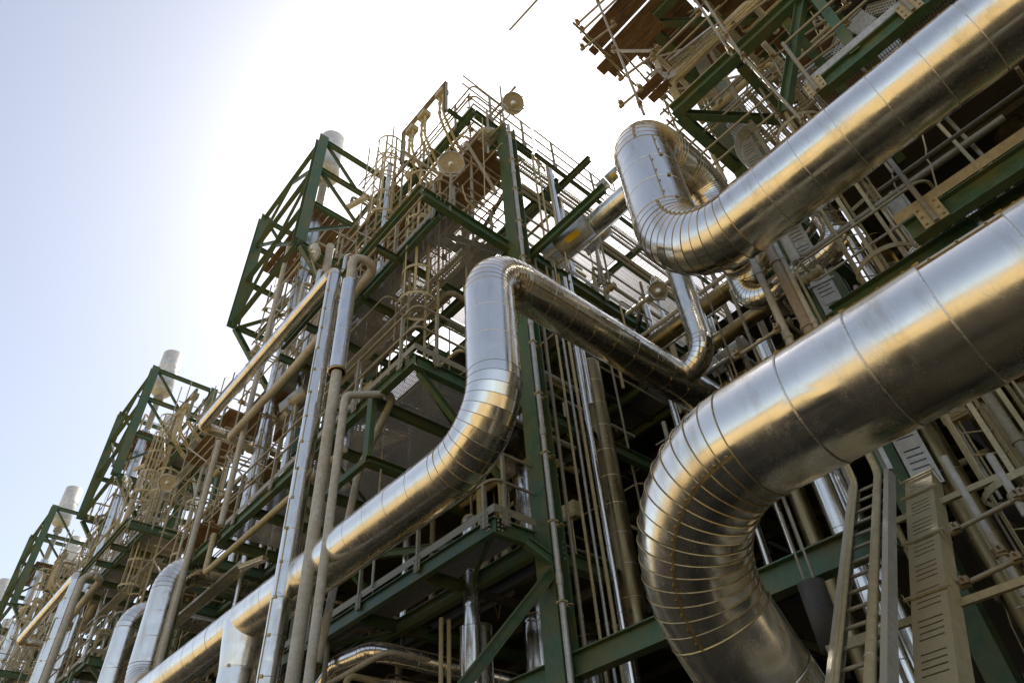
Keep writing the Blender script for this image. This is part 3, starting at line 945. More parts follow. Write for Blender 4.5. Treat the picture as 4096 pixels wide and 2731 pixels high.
# ================================================================== SMALL PIPEWORK, different in every bay
def clutter(seed, x0, x1, y0, y1, zs, nup, nlev, nacross, nval, where, zr=(GZ, 2.5, 5.3, 8.2), f=1.0):
    q = random.Random(seed)
    for i in range(nup):
        x = q.uniform(x0, x1); y = q.uniform(y0, y1); za = q.choice(zr); zb = za + q.uniform(3.5, 8.5); r = q.choice((.025, .03, .04, .05, .07, .09)) * f
        zb = min(zb, zs[1])
        pts = [(x, y, zb), (x, y, za)]
        if q.random() < .6: pts = [(x + q.uniform(.4, 1.4), y + q.choice((0, 0, .8)), zb)] + pts
        k = q.choice((0, 1, 1, 2))
        if k == 0: bare_pipe('service_pipe', 'thin dusty upright service pipe ' + where, pts, r, .2, q.choice((M_DUSTY, M_CREAM)), 10, ((0, .4),), 'upright dusty service pipes ' + where)
        elif k == 1: bare_pipe('conduit', 'narrow upright dusty conduit ' + where, pts, r * .7, .15, M_RAIL, 8, ((0, .6),), 'upright conduits ' + where, cat='conduit')
        else: pipe_thing('clad_pipe', 'slim polished clad upright pipe ' + where, pts, r + .05, .25, group='slim clad upright pipes ' + where, n=20, gores=5, seam=.9, ridge=.004)
    for i in range(nlev):
        x = q.uniform(x0, x1); z = q.uniform(zs[0], zs[1]); ya = q.uniform(y0, y1 - 1.5); yb = min(y1, ya + q.uniform(1.8, 7)); r = q.choice((.02, .025, .035, .05, .075)) * f
        pts = [(x, ya, z), (x, yb, z)]
        if q.random() < .6: pts.append((x, yb, z + q.choice((-1.6, -.8, 1.0))))
        if q.random() < .7: pts = [(x + q.uniform(.5, 1.4), ya, z)] + pts
        bare_pipe('service_pipe', 'thin dusty level service pipe ' + where, pts, r, .16, q.choice((M_DUSTY, M_CREAM, M_RAIL, M_GALV)), 10, ((0, .5),), 'level dusty service pipes ' + where)
    for i in range(nacross):
        y = q.uniform(y0, y1); z = q.uniform(zs[0], zs[1]); xa = q.uniform(x0 - .4, x1 - .3); xb = xa + q.uniform(.8, 3)
        pts = [(xa, y, z), (xb, y, z)]
        if q.random() < .7: pts = [(xa, y, z - q.uniform(.5, 2))] + pts
        bare_pipe('service_pipe', 'thin dusty cross pipe ' + where, pts, q.choice((.02, .03, .04, .06)), .14, q.choice((M_DUSTY, M_RAIL, M_CREAM)), 10, ((0, .5),), 'cross pipes ' + where)
    for i in range(nval):
        x = q.uniform(x0, x1); y = q.uniform(y0, y1); z = q.uniform(zs[0], zs[1])
        s = thing('valve', 'small dusty handwheel valve ' + where, 'valve', (x, y, z), 'handwheel valves ' + where)
        mb = MB(); mb.lathe((x, y, z), (0, 1, 0), [(0, .04), (.02, .09), (.05, .09), (.07, .06), (.16, .10), (.25, .06), (.27, .09), (.30, .09), (.32, .04)], 14); mb.tube([(x, y + .16, z), (x - .3, y + .16, z)], .022, 8); part('valve_body', s, mb, M_CREAM)
        mb = MB(); mb.tube([(x - .3, y + .16 + .13 * math.cos(a * math.pi / 8), z + .13 * math.sin(a * math.pi / 8)) for a in range(16)], .012, 6, closed=True); mb.bar((x - .3, y + .03, z), (x - .3, y + .29, z), .015, .015); mb.bar((x - .3, y + .16, z - .13), (x - .3, y + .16, z + .13), .015, .015); part('handwheel', s, mb, M_RAIL)
    for i in range(max(2, nval // 2)):
        x = q.uniform(x0, x1 - .5); y = q.uniform(y0, y1 - 1); z = q.uniform(zs[0] + 1, zs[1])
        P = [(x + .04 * math.sin(k * 2.1), y + .03 * math.cos(k * 1.7) + k * .05, z - k * q.uniform(.18, .3)) for k in range(9)]
        mb = MB(); mb.tube(P, .011, 6)
        solo('cable', 'loose thin cable hanging ' + where, 'cable', mb, q.choice((M_CREAM, M_RAIL)), P[0], 'loose cables ' + where)
    for i in range(max(2, nval // 2)):
        x = q.uniform(x0, x1 - .3); y = q.uniform(y0, y1); z = q.uniform(zs[0], zs[1])
        mb = MB(); mb.bar((x, y, z), (x, y, z + q.uniform(.3, .5)), .34, .16, (1, 0, 0)); mb.bar((x - .09, y, z + .04), (x - .09, y, z + .26), .28, .015, (1, 0, 0)); mb.tube([(x, y, z), (x, y, z - .9)], .016, 8); mb.tube([(x, y + .08, z), (x, y + .08, z - .7)], .016, 8)
        solo('instrument_box', 'small dusty instrument box with conduits ' + where, 'instrument box', mb, q.choice((M_CREAM, M_DUSTY, M_GALV)), (x, y, z), 'instrument boxes ' + where)


for k in range(4):
    w = 'among the steelwork ' + BAYS[k]
    clutter(100 + k, 6.2, 8.4, 7.8 + PITCH * k, 23.4 + PITCH * k, (2.5, 16.9), (26, 24, 18, 12)[k], (19, 15, 9, 5)[k], (13, 8, 5, 3)[k], (9, 8, 5, 3)[k], w)
for k in range(3):
    clutter(300 + k, 5.2, 6.8, 7.9 + PITCH * k, 22.5 + PITCH * k, (8.6, 16.4), (12, 14, 10)[k], (12, 11, 6)[k], (9, 8, 4)[k], (5, 5, 3)[k], 'hung outside the steelwork ' + BAYS[k], (5.3, 8.3, 9.5), .55)
clutter(201, 5.2, 7.2, 7.5, 14.5, (12.6, 17.0), 16, 13, 10, 4, 'around the ladders below the topmost platform', (12.4, 13.5), .5)
clutter(202, 5.4, 7.8, 14.6, 19.3, (16.5, 23.5), 8, 9, 6, 2, 'inside the nearest vent tower', (16, 17.5, 19), .6)
clutter(203, 5.4, 7.8, 31.4, 36.1, (16.5, 23.5), 8, 9, 6, 2, 'inside the second vent tower', (16, 17.5, 19), .6)
clutter(204, 8.4, 15.5, 7.4, 10.5, (12.7, 16.9), 9, 6, 8, 2, 'over the front walkway', (12.5, 13.5))
clutter(205, 7.6, 12.0, 7.5, 11.5, (5.6, 11.9), 9, 8, 12, 4, 'in the shade under the front walkway', (2.5, 5.4, 6.5))
clutter(206, 9.6, 13.0, 3.2, 6.6, (7.5, 12.3), 12, 12, 9, 5, 'in the gap beside the right-hand structure', (5.4, 7.5))
clutter(207, 7.6, 9.1, -2.0, 2.0, (6.8, 9.2), 5, 6, 5, 2, 'behind the upper thick pipe', (3, 5.4))
clutter(208, 7.6, 10.6, -1.5, 2.6, (12.3, 15.4), 8, 14, 10, 3, 'under the brown board ceiling', (10.5, 12.3))
clutter(209, 8.0, 11.0, -2.0, 3.2, (.5, 6), 7, 6, 6, 3, 'in the dark behind the slanting trays', (GZ, 0))
scaffold('tube scaffold close behind the large round floodlight', 6.3, 7.5, 7.4, 10.2, 12.4, 18.6, 1.7, (), False, seed=21, top=1.0)
scaffold('tube scaffold standing among the big pipes beside the right-hand structure', 8.0, 9.3, 1.2, 2.9, 9.8, 16.9, 1.6, (), False, seed=33, top=1.2)

# ================================================================== THE BIG CLAD PIPES
SIDE = {'g': (0.0,), 's': ()}
# lower right: comes overhead along -Y, elbows and runs down into the plant
mb = MB()
clad_pipe(mb, [(4.54, -9, 3.04), (4.54, 3.22, 3.04), (8.5, 3.22, -1.6)], .465, 1.15, gores=15, seam=.56, n=96, ridge=.005, ref=(-1, 0, .0),
          lseam={'g': (math.radians(-38),), 's': (math.radians(32), )}, clips=math.radians(58), jit=.006, bolts=True)
solo('insulated_pipe', 'thick polished clad pipe with the nearest big elbow, lower right', 'pipe', mb, [M_CLAD, M_SEAM, M_BAND], (5.15, 3.38, 3.37), 'thick polished clad pipes')
# upper right: along -Y, elbow, vertical riser, return bend over the top
mb = MB()
clad_pipe(mb, [(6.05, -10, 6.9), (6.05, 2.87, 6.9), (6.05, 2.87, 10.35), (7.95, 2.87, 10.35), (7.95, 2.87, 9.0), (10, 2.87, 9.0)], .455, (.98, .85, .7, .65), gores=13, seam=.5, n=96, ridge=.005, ref=(-1, 0, 0),
          lseam={'g': (math.radians(22),), 's': (math.radians(36),)}, clips=math.radians(60), jit=.003, bolts=True)
solo('insulated_pipe', 'thick polished clad pipe bending up into an inverted U, upper right', 'pipe', mb, [M_CLAD, M_SEAM, M_BAND], (6.05, 2.87, 6.9), 'thick polished clad pipes')
# the S-shaped pipe in the middle, its long run and its far riser
mb = MB()
clad_pipe(mb, [(15, 5.15, 8.0), (4.62, 5.15, 8.0), (4.62, 5.15, 4.88), (4.62, 17.0, 4.88), (4.62, 17.0, 8.0), (10, 17.0, 8.0)], .36, (.62, .95, .75, .7), gores=12, seam=.5, n=80, ridge=.0045, ref=(0, 1, 0),
          lseam={'g': (math.radians(95),), 's': (math.radians(150),)}, clips=math.radians(120), jit=.0025, bolts=True)
solo('insulated_pipe', 'S-shaped polished clad pipe in the middle, running back to a far riser', 'pipe', mb, [M_CLAD, M_SEAM, M_BAND], (4.62, 5.15, 8.0), 'thick polished clad pipes')
j = at(1, 5.15, 'T', 1560, 850)
pipe_thing('insulated_pipe', 'medium polished clad branch pipe curving down to join the S-shaped pipe', [(9.1, 4.42, 14.0), (9.1, 4.42, 8.0), (9.1, 5.1, 8.0)], .225, .5, gores=9, seam=.55, n=48, ridge=.005, jit=.002)
mb = MB()
clad_pipe(mb, [(4.62, 11.8, 4.6), (4.62, 11.8, GZ + .05)], .30, .5, seam=.5, n=48, ridge=.006, clips=2.5)
mb.lathe((4.62, 11.8, 4.05), (0, 0, 1), [(0, .30), (.35, .34), (.8, .38)], 48, 0)
solo('insulated_pipe', 'flared clad drop pipe hanging from the long run of the S-shaped pipe', 'pipe', mb, [M_CLAD2, M_SEAM, M_BAND], (4.62, 11.8, GZ))
pipe_thing('insulated_pipe', 'clad pipe elbowing down from under the outrigger frame, left of the U bend', [(10, 20.5, 8.2), (4.85, 20.5, 8.2), (4.85, 20.5, GZ + .05)], .31, .6, gores=8, seam=1.0, n=48, ridge=.006, clips=2.5)

# ---- three tall risers in front of the wide platform
pipe_thing('insulated_pipe', 'tall slim clad riser, left of the three, turning away at its top', [(4.3, 9.85, GZ + .05), (4.3, 9.85, 11.95), (4.3, 17.0, 11.95), (6.8, 17.3, 12.1)], .155, .22, gores=7, seam=.55, n=36, ridge=.004, clips=3.6, lseam={'g': (), 's': (3.3,)})
b0 = at(0, 4.3, 'G', 1230, 210); b1 = at(0, 4.3, 'G', 1110, 870)
t = thing('sleeved_pipe', 'dusty riser with a polished sleeve, middle of the three, crooked over at its top', 'pipe', (4.3, 9.08, GZ))
mb = MB(); mb.tube(fine_path([(4.3, 9.08, GZ + .05), (4.3, 9.08, 11.75), (4.85, 9.0, 11.75), (4.85, 12.5, 11.3), (4.85, 16.2, 11.3), (6.6, 16.6, 11.3)], .24, 9), .098, 20); part('bare_run', t, mb, M_DUSTY)
mb = MB(); clad_pipe(mb, [(4.3, 9.08, b0.z), (4.3, 9.08, b1.z)], .145, 1, seam=.5, n=36, ridge=.004, clips=3.6); mb.lathe((4.3, 9.08, b1.z), (0, 0, 1), [(0, .09), (0, .165), (.05, .165), (.05, .14)], 32, 1); part('insulated_sleeve', t, mb, [M_CLAD2, M_SEAM, M_BAND])
bare_pipe('bare_pipe', 'thin dusty riser, right of the three, crooked over lower down', [(4.3, 8.62, GZ + .05), (4.3, 8.62, 7.62), (5.2, 8.5, 8.0), (5.4, 9.9, 7.2), (5.4, 10.6, 4.0)], .068, .16, M_DUSTY, 16)
bare_pipe('bare_pipe', 'long thin dusty pipe falling from the slanting clad pipe', [(4.75, 16.6, 11.4), (4.75, 16.6, 2.0)], .075, .3, M_DUSTY, 14, ((0, .2),))
a = at(0, 4.6, 'S', 1610, 180); b = at(0, 4.6, 'S', 975, 755)
bare_pipe('bare_pipe', 'thin yellow-dusted level pipe below the outrigger frame', [(4.6, 9.0, a.z), (4.6, b.y, a.z), (4.6, b.y, a.z + .9)], .06, .1, M_CREAM, 14)
# same three risers of the next bay
pipe_thing('insulated_pipe', 'tall slim clad riser of the next bay, turning away at its top', [(4.5, 28.3, GZ + .05), (4.5, 28.3, 12.1), (4.5, 36, 12.1), (6.8, 36.2, 12.2)], .17, .25, gores=6, seam=.7, n=32, ridge=.005, clips=3.6)
bare_pipe('bare_pipe', 'dusty riser of the next bay, crooked over at its top', [(4.5, 27.3, GZ + .05), (4.5, 27.3, 11.7), (5.1, 27.2, 11.7), (5.1, 31, 11.3), (6.6, 31.2, 11.3)], .12, .3, M_DUSTY, 18)

# ---- silver pipe passing between the two structures
pipe_thing('insulated_pipe', 'polished clad pipe passing behind the inverted U towards the sun', [(9.4, 3.9, 14.1), (9.4, 9.0, 14.1), (12, 9.0, 14.1)], .29, .45, gores=6, seam=.8, n=44, ridge=.005)

# ================================================================== FRONT FACE OF THE NEAREST BAY (faces -Y)
t = thing('corner_column_pipework', 'grey conduit clamped up the green corner column', 'conduit', (7.05, 6.7, GZ))
mb = MB(); mb.tube([(7.03, 6.68, GZ), (7.03, 6.68, 16.9)], .045, 14)
for z in np.arange(-1, 16, 2.6): mb.tube([(7.03, 6.68, z), (7.03, 6.68, z + .16)], .056, 14)
part('conduit_run', t, mb, M_GALV)
for z in np.arange(.2, 16.5, 1.25):
    mb = MB(); mb.bar((7.0, 6.73, z), (7.22, 6.73, z), .04, .045); mb.bar((7.03, 6.68, z - .014), (7.03, 6.68, z + .014), .12, .12); mb.bar((7.16, 6.70, z), (7.24, 6.70, z), .1, .012)
    part('clamp', t, mb, M_CREAM)
for (x, r, lab, m, zt) in ((7.63, .033, 'first thin upright conduit right of the green corner column', M_RAIL, 12.0), (7.985, .026, 'second thin upright conduit right of the green corner column', M_CREAM, 12.0),
                           (8.18, .026, 'third thin upright conduit right of the green corner column, greenish', M_GALV, 12.0), (8.36, .032, 'fourth thin upright conduit, beside the slim silver pipe', M_CREAM, 12.0)):
    bare_pipe('conduit', lab, [(x, 6.9, zt), (x, 6.9, -1.0)], r, .2, m, 12, ((0, .30), (0, .62), (0, .8)), cat='conduit')
pipe_thing('clad_pipe', 'slim silver clad pipe running up beside the four conduits', [(8.55, 6.9, 12.0), (8.55, 6.9, -1.4)], .057, .2, n=28, seam=.55, ridge=.004)
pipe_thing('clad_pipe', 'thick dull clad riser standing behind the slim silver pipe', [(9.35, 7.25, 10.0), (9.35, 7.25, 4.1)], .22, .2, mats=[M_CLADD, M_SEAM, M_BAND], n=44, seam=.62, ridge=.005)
for (x, y, z0, z1, r, lab) in ((7.35, 9.0, -1.6, 4.4, .27, 'silver clad riser under the low platform, left one'), (8.74, 9.0, -1.6, 9.5, .24, 'silver clad riser just left of the green corner column'),
                               (10.6, 9.5, -1.6, 5.0, .28, 'silver clad riser in shade behind the long green beam'), (9.9, 8.0, -1.6, 4.6, .16, 'narrow silver clad riser in shade beside the long green beam')):
    pipe_thing('clad_pipe', lab, [(x, y, z1), (x, y, z0)], r, .3, n=44, seam=.95, ridge=.005)
pipe_thing('clad_pipe', 'low arched clad pipe at the bottom edge under the low platform', [(6.6, 14.3, 3.4), (6.6, 12.2, 4.62), (6.6, 10.9, 4.5), (9.5, 9.6, 3.9)], .17, .5, n=44, seam=.5, gores=9, ridge=.005)
pipe_thing('clad_pipe', 'second arched clad pipe nested under the first, bottom edge', [(6.9, 13.8, 2.9), (6.9, 12.0, 4.05), (6.9, 10.9, 3.95), (9.6, 9.4, 3.3)], .14, .45, n=36, seam=.5, gores=8, ridge=.004)
for x, y in ((6.9, 9.35), (7.06, 9.35)):
    bare_pipe('service_pipe', 'one of two thin dusty pipes side by side under the low platform', [(x, y, 4.6), (x, y, -1.6)], .036, .2, M_CREAM, 12, ((0, .35),), 'pair of thin pipes under the low platform')

# beams tying the corner column to the right-hand structure and below the low platform
t = thing('tie_beam', 'long green tie beam running from the corner column behind the big elbow', 'beam', (7.2, 3.8, 3.1))
mb = MB(); mb.ibeam((7.2, 6.72, 3.12), (7.2, 2.2, 3.12), .2, .32); part('beam', t, mb, M_GREEN)
mb = MB(); mb.ibeam((7.2, 7.2, 3.12), (7.2, 15.0, 3.12), .2, .32); part('beam', t, mb, M_GREEN)
mb = MB(); mb.prof([(0, 0), (.32, 0), (.04, .4), (0, .4)], (7.19, 7.15, 3.26), (7.21, 7.15, 3.26), (0, 0, 1)); part('gusset', t, mb, M_GREEN)
t = thing('front_frame', 'green beams and braces on the front face, below and right of the low platform', 'steel frame', (8, 7, 3))
for (x0, x1, z) in ((7.4, 18, 5.05), (7.4, 18, 7.95), (7.4, 18, 1.3)):
    mb = MB(); mb.ibeam((x0, 7.3, z), (x1, 7.3, z), .16, .26); part('beam', t, mb, M_GREEN)
for (a, b, w) in (((7.05, 6.85, 4.45), (5.0, 7.35, 2.0), .15), ((6.72, 6.98, 4.9), (7.14, 6.78, 4.55), .14), ((7.3, 7.1, 10.3), (9.0, 7.1, 12.0), .14)):
    mb = MB(); mb.ibeam(a, b, w, w); part('brace', t, mb, M_GREEN)
mb = MB(); mb.bar((7.0, 6.86, 9.9), (7.0, 6.86, 10.5), .3, .012, (0, 1, 0)); part('gusset', t, mb, M_GREEN)
mb = MB()
for i in range(4):
    for s in (-.09, .09): mb.bolt((7.2 + s, 6.78, 4.7 + .09 * i), (0, -1, 0), .016, .018)
for i in range(5): mb.bolt((7.02, 6.9, 9.7 + .1 * i), (-1, 0, 0), .016, .018); mb.bolt((7.02, 7.0, 9.7 + .1 * i), (-1, 0, 0), .016, .018)
part('bolt_group', t, mb, M_BOLT)

# walkway along the front face at 12.3 m
p = thing('walkway', 'long front walkway with green fascia and handrail, running right behind the branch pipe', 'walkway', (9, 7, 12.3))
part('grating', p, grating_mesh(7.5, 16, 7.1, 8.3, 12.42, 'y', .036), M_GRATE)
mb = MB(); mb.ibeam((7.45, 7.02, 12.25), (17, 7.02, 12.25), .16, .30); part('fascia_beam', p, mb, M_GREEN)
for x in (8.9, 10.4, 11.9, 13.4, 14.9): beam(p, 'joist', (x, 7.12, 12.25), (x, 14, 12.25), .12, .24)
handrail(p, [(7.5, 6.92), (16.5, 6.92)], 12.44, [.9, 2.6, 4.3, 6.0, 7.7], 1.1)
p = thing('grating_floor', 'see-through grating floor panels between dark beams behind the front walkway', 'grating floor', (10, 10, 12.3))
for k, (a, b) in enumerate(((8.98, 10.32), (10.48, 11.82), (11.98, 13.3), (13.5, 14.8))):
    for (c, d) in ((8.4, 10.4), (10.5, 12.5)):
        if (k, c) in ((0, 10.5), (2, 8.4)): continue
        part('grating_panel', p, grating_mesh(a, b, c, d, 12.42, 'x', .04, .11, .03, .014), M_GRATE)

# walkway along the top front edge
p = thing('walkway', 'topmost front walkway whose handrail slopes down the skyline to the right', 'walkway', (9, 7, 17.3))
part('grating', p, grating_mesh(8.35, 19, 7.1, 8.1, 17.34, 'x', .05, .12, .03, .014), M_GRATE)
mb = MB(); mb.ibeam((8.35, 8.15, 17.18), (19, 8.15, 17.18), .14, .26); part('edge_beam', p, mb, M_GREEN)
mb = MB(); mb.chan((8.35, 7.05, 17.2), (19, 7.05, 17.2), .07, .18); part('edge_channel', p, mb, M_GREEN)
handrail(p, [(8.4, 6.98), (19, 6.98)], 17.4, [.7, 2.4, 4.2, 6.0, 7.8, 9.6], 1.15, r=.026)
for x in (9.6, 11.3, 13.2, 15.2):
    mb = MB(); mb.ibeam((x, 6.1, 17.1), (x, 14, 17.0), .14, .2); part('cantilever_beam', p, mb, M_GREEN)
p = thing('grating_floor', 'see-through topmost grating floor, bright sky between its dark beams', 'grating floor', (11, 11, 17.3))
for (a, b) in ((9.75, 11.15), (11.45, 13.05), (13.35, 15.05), (15.35, 17.2), (17.5, 19.4)):
    for (c, d) in ((8.3, 10.6), (10.8, 13.6)):
        part('grating_panel', p, grating_mesh(a, b, c, d, 17.2, 'y', .05, .12, .03, .016), M_GRATE)
for y in (10.7, 13.8): beam(p, 'beam', (8.4, y, 17.1), (20, y, 17.1), .16, .28)
beam(p, 'plan_brace', (8.4, 8.4, 17.0), (9.6, 13.6, 17.0), .1, .12)
s = MB()
for e in (-.17, .17): s.bar((7.0, 7.45 + e, 17.02), (18, 7.45 + e, 17.02), .006, .08)
for e in (-.12, 0, .12): s.bar((7.0, 7.45 + e, 16.99), (18, 7.45 + e, 16.99), .06, .004)
for x in np.arange(7.0, 18, .07): s.bar((x, 7.28, 16.991), (x, 7.62, 16.991), .03, .004)
solo('cable_tray', 'perforated cable tray under the topmost front walkway', 'cable tray', s, M_GALV, (7, 7.45, 17))
for (y, z, r) in ((7.9, 16.95, .05), (8.02, 16.93, .04)):
    bare_pipe('service_pipe', 'one of two level pipes slung under the topmost front walkway', [(8.6, y, z), (18, y, z)], r, .2, M_DUSTY, 12, ((0, .2), (0, .5)), 'level pipes under the topmost walkway')
for (x, lab) in ((8.19, 'left thin hooked upright pipe right of the sun'), (8.38, 'second thin hooked upright pipe right of the sun'), (8.73, 'third thin hooked upright pipe right of the sun')):
    bare_pipe('conduit', lab, [(x + .45, 7.15, 17.0), (x, 7.0, 17.0), (x, 7.0, 12.6)], .026, .06, M_CREAM, 10, cat='conduit')
pipe_thing('clad_pipe', 'slim bright clad pipe beside the hooked upright pipes right of the sun', [(8.86, 7.0, 16.9), (8.86, 7.0, 8.5)], .06, .2, n=24, seam=.6, ridge=.004)

# lights, cans and brackets on the front face
floodlight('small floodlight facing down from the skyline rail', at(0, 6.2, 'N', 1180, 300), (-.3, -.55, -.78), .26, None)
t = REPEAT and thing('lamp_mast', 'thin mast and outrigger tubes carrying the skyline floodlight', 'mast', (6.6, 6.4, 17.2))
mb = MB(); mb.tube([(7.15, 6.95, 17.0), (7.15, 6.95, 19.6)], .03, 10); part('mast', t, mb, M_GALV)
for q0, q1 in (((900, 470), (1210, 132)), ((912, 540), (1215, 200)), ((935, 660), (1080, 490))):
    A_ = at(0, 6.9, 'N', *q0); B_ = at(0, 6.9, 'N', *q1); B_.z = A_.z
    mb = MB(); mb.tube([A_, B_], .034, 10); part('outrigger_tube', t, mb, M_RAIL)
floodlight('tiny bell-shaped lamp under the walkway beside the branch pipe', at(1, 5.0, 'M', 290, 590), (-.35, -.45, -.75), .2, None)
c = at(1, 6.4, 'O', 520, 880)
spring_can('galvanised spring hanger can with a yellow tag, right of the sun', c, (.22, -.95, .2), .27, .85)
c = at(1, 7.2, 'O', 830, 820)
spring_can('shaded spring hanger can with a yellow tag, behind the first can', c, (.16, -.95, .25), .2, .6)
c = at(1, 6.0, 'C', 400, 1260)
spring_can('small spring hanger can with a yellow tag against the sky', c, (.16, -.95, .25), .16, .4)
c = at(1, 5.6, 'M', 860, 1220)
spring_can('galvanised spring hanger can with a yellow tag, above the long run of pipe', c, (.16, -.95, .2), .2, .75)
t = thing('cantilever_channels', 'green cantilever channel jutting out beside the sun', 'bracket', (7.6, 6.8, 12.2))
for x, y1 in ((7.55, 4.6),):
    mb = MB(); mb.chan((x, 7.0, 12.05), (x, y1, 12.05), .1, .26, flip=1 if x < 7.8 else -1); part('channel', t, mb, M_GREEN)
t = thing('safety_gate', 'bent tube safety gate on the front walkway right of the sun', 'gate', (9.9, 6.9, 12.4))
mb = MB(); mb.tube(fine_path([at(1, 6.85, 'O', 985, 1195), at(1, 6.85, 'O', 860, 645), at(1, 6.85, 'O', 760, 680)], .14, 5), .03, 10); part('hoop', t, mb, M_RAIL)
mb = MB(); mb.tube([at(1, 6.85, 'O', 860, 890), at(1, 6.85, 'O', 900, 1200)], .03, 10); part('post', t, mb, M_RAIL)
for (v, x, y, yy) in (('N', 1000, 650, 7.0),):
    pass
bare_pipe('scaffold_tube', 'loose scaffold tube hanging below the topmost platform', [(6.3, 6.7, 16.9), (6.3, 6.7, 15.7)], .03, .1, M_TUBE, 10, cat='scaffold tube')
bare_pipe('scaffold_tube', 'slanting tube brace in front of the brown boards near the sun', [tuple(at(1, 6.6, 'N', 690, 700)), tuple(at(1, 6.6, 'N', 1010, 1240))], .04, .1, M_RAIL, 10, cat='scaffold tube')
mb = MB(); P = [at(1, 6.3, 'N', *q) for q in ((860, 450), (868, 700), (880, 980), (884, 1200), (890, 1360), (800, 1400), (700, 1320), (665, 1230), (650, 1150), (600, 1130), (620, 1190), (650, 1190))]
mb.tube([tuple(p) for p in P], .012, 6); solo('cable', 'loose pale cable dangling and looping near the sun', 'cable', mb, M_CREAM, P[0])
t = thing('dish_cover', 'flat round grey cover plate under the topmost platform corner', 'cover plate', (6.9, 7.3, 16.9))
mb = MB(); mb.lathe((6.9, 7.4, 16.95), (0, 0, 1), [(0, .001), (0, .35), (.06, .37), (.08, .35)], 32); part('plate', t, mb, M_GALV)
mb = MB(); mb.tube([(6.9, 7.4, 16.95), (6.9, 7.4, 15.9)], .035, 10); part('stem', t, mb, M_DUSTY)

# ================================================================== RIGHT-HAND STRUCTURE
t = thing('steel_frame', 'dark green right-hand steel frame behind the two thick pipes', 'steel frame', (7.2, 2.2, GZ))
for (x, y, z0, z1) in ((9.25, 2.45, GZ, 20), (11.6, 2.45, GZ, 20), (9.25, -3.5, GZ, 20), (11.5, -3.5, GZ, 20), (9.25, -8.5, GZ, 20)):
    mb = MB(); mb.ibeam((x, y, z0), (x, y, z1), .28, .28, (1, 0, 0), t=.02); part('column', t, mb, M_GREEN)
for (x, z, y0, y1) in ((7.2, 11.85, 2.55, -9), (7.2, 15.4, 2.4, -9), (7.75, 9.5, 1.85, -9), (7.75, 6.2, 1.85, -9), (10, 15.4, 2.0, -9), (11.5, 9.5, 1.85, -3.3)):
    mb = MB(); mb.ibeam((x, y0, z), (x, y1, z), .2, .27); part('beam', t, mb, M_GREEN)
for (a, b) in (((7.3, 2.5, 11.85), (11.3, 2.5, 11.85)), ((7.3, 2.3, 15.4), (11.3, 2.3, 15.4)), ((7.9, 2.05, 9.5), (11.3, 2.05, 9.5)), ((7.9, 2.05, 6.2), (11.3, 2.05, 6.2)), ((7.9, -.4, 11.85), (11.3, -.4, 11.85)), ((7.3, -.4, 15.4), (11.3, -.4, 15.4))):
    mb = MB(); mb.ibeam(a, b, .2, .27); part('beam', t, mb, M_GREEN)
for (a, b) in (((7.22, -.15, 11.7), (7.22, .95, 9.7)), ((7.22, -.35, 11.7), (7.22, -.25, 9.6)), ((7.35, 2.45, 11.83), tuple(at(2, 11.83, 'C', 1600, 835))), ((7.3, .2, 11.8), (9.6, .2, 9.7)), ((8, 2.0, 6.4), (11.3, 2.0, 9.2)), ((7.25, 2.2, 15.3), (9.3, .4, 15.3)), (tuple(at(2, 11.82, 'C', 1320, 460)), tuple(at(2, 11.82, 'C', 1780, 960)))):
    mb = MB(); mb.ibeam(a, b, .15, .16); part('brace', t, mb, M_GREEN)
# solid decks added to darken the inside of the right-hand structure
for (z, x0, x1, y0, y1, lab) in ((9.75, 8.0, 20, -12, 1.4, 'dark solid deck added to shade the right-hand structure, middle one'), (12.2, 7.5, 20, -12, -.5, 'dark solid deck added to shade the right-hand structure, uppermost'), (6.45, 9.3, 20, -12, 1.7, 'dark solid deck added for shade behind the right-hand caged ladder')):
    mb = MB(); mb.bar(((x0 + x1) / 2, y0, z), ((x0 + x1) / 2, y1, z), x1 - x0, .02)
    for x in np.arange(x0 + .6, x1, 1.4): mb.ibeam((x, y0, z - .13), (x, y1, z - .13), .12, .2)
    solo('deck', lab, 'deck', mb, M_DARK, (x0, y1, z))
bd = thing('board_deck', 'red-brown scaffold board ceiling in the top right corner', 'scaffold boards', (8, 1, 15.7))
for i in range(24):
    for k in range(3):
        yy = 1.35 - .05 * (i % 3) - k * 3.3
        mb = MB(); mb.bar((7.9 + i * .235, yy - 3.25, 15.72 + .012 * ((i + k) % 2)), (7.9 + i * .235, yy, 15.72 + .012 * ((i + k) % 2)), .228, .04); part('board', bd, mb, M_WOOD)
for i in range(9):
    mb = MB(); mb.bar((7.35 + i * .24, 1.45, 15.85), (7.35 + i * .24, 3.0 - .1 * (i % 2), 15.85), .225, .04); part('board', bd, mb, M_WOOD)
for x in (8.3, 9.9, 11.6):
    mb = MB(); mb.tube([(x, 1.6, 15.62), (x, -8, 15.62)], .0245, 8); part('bearer_tube', bd, mb, M_TUBE)

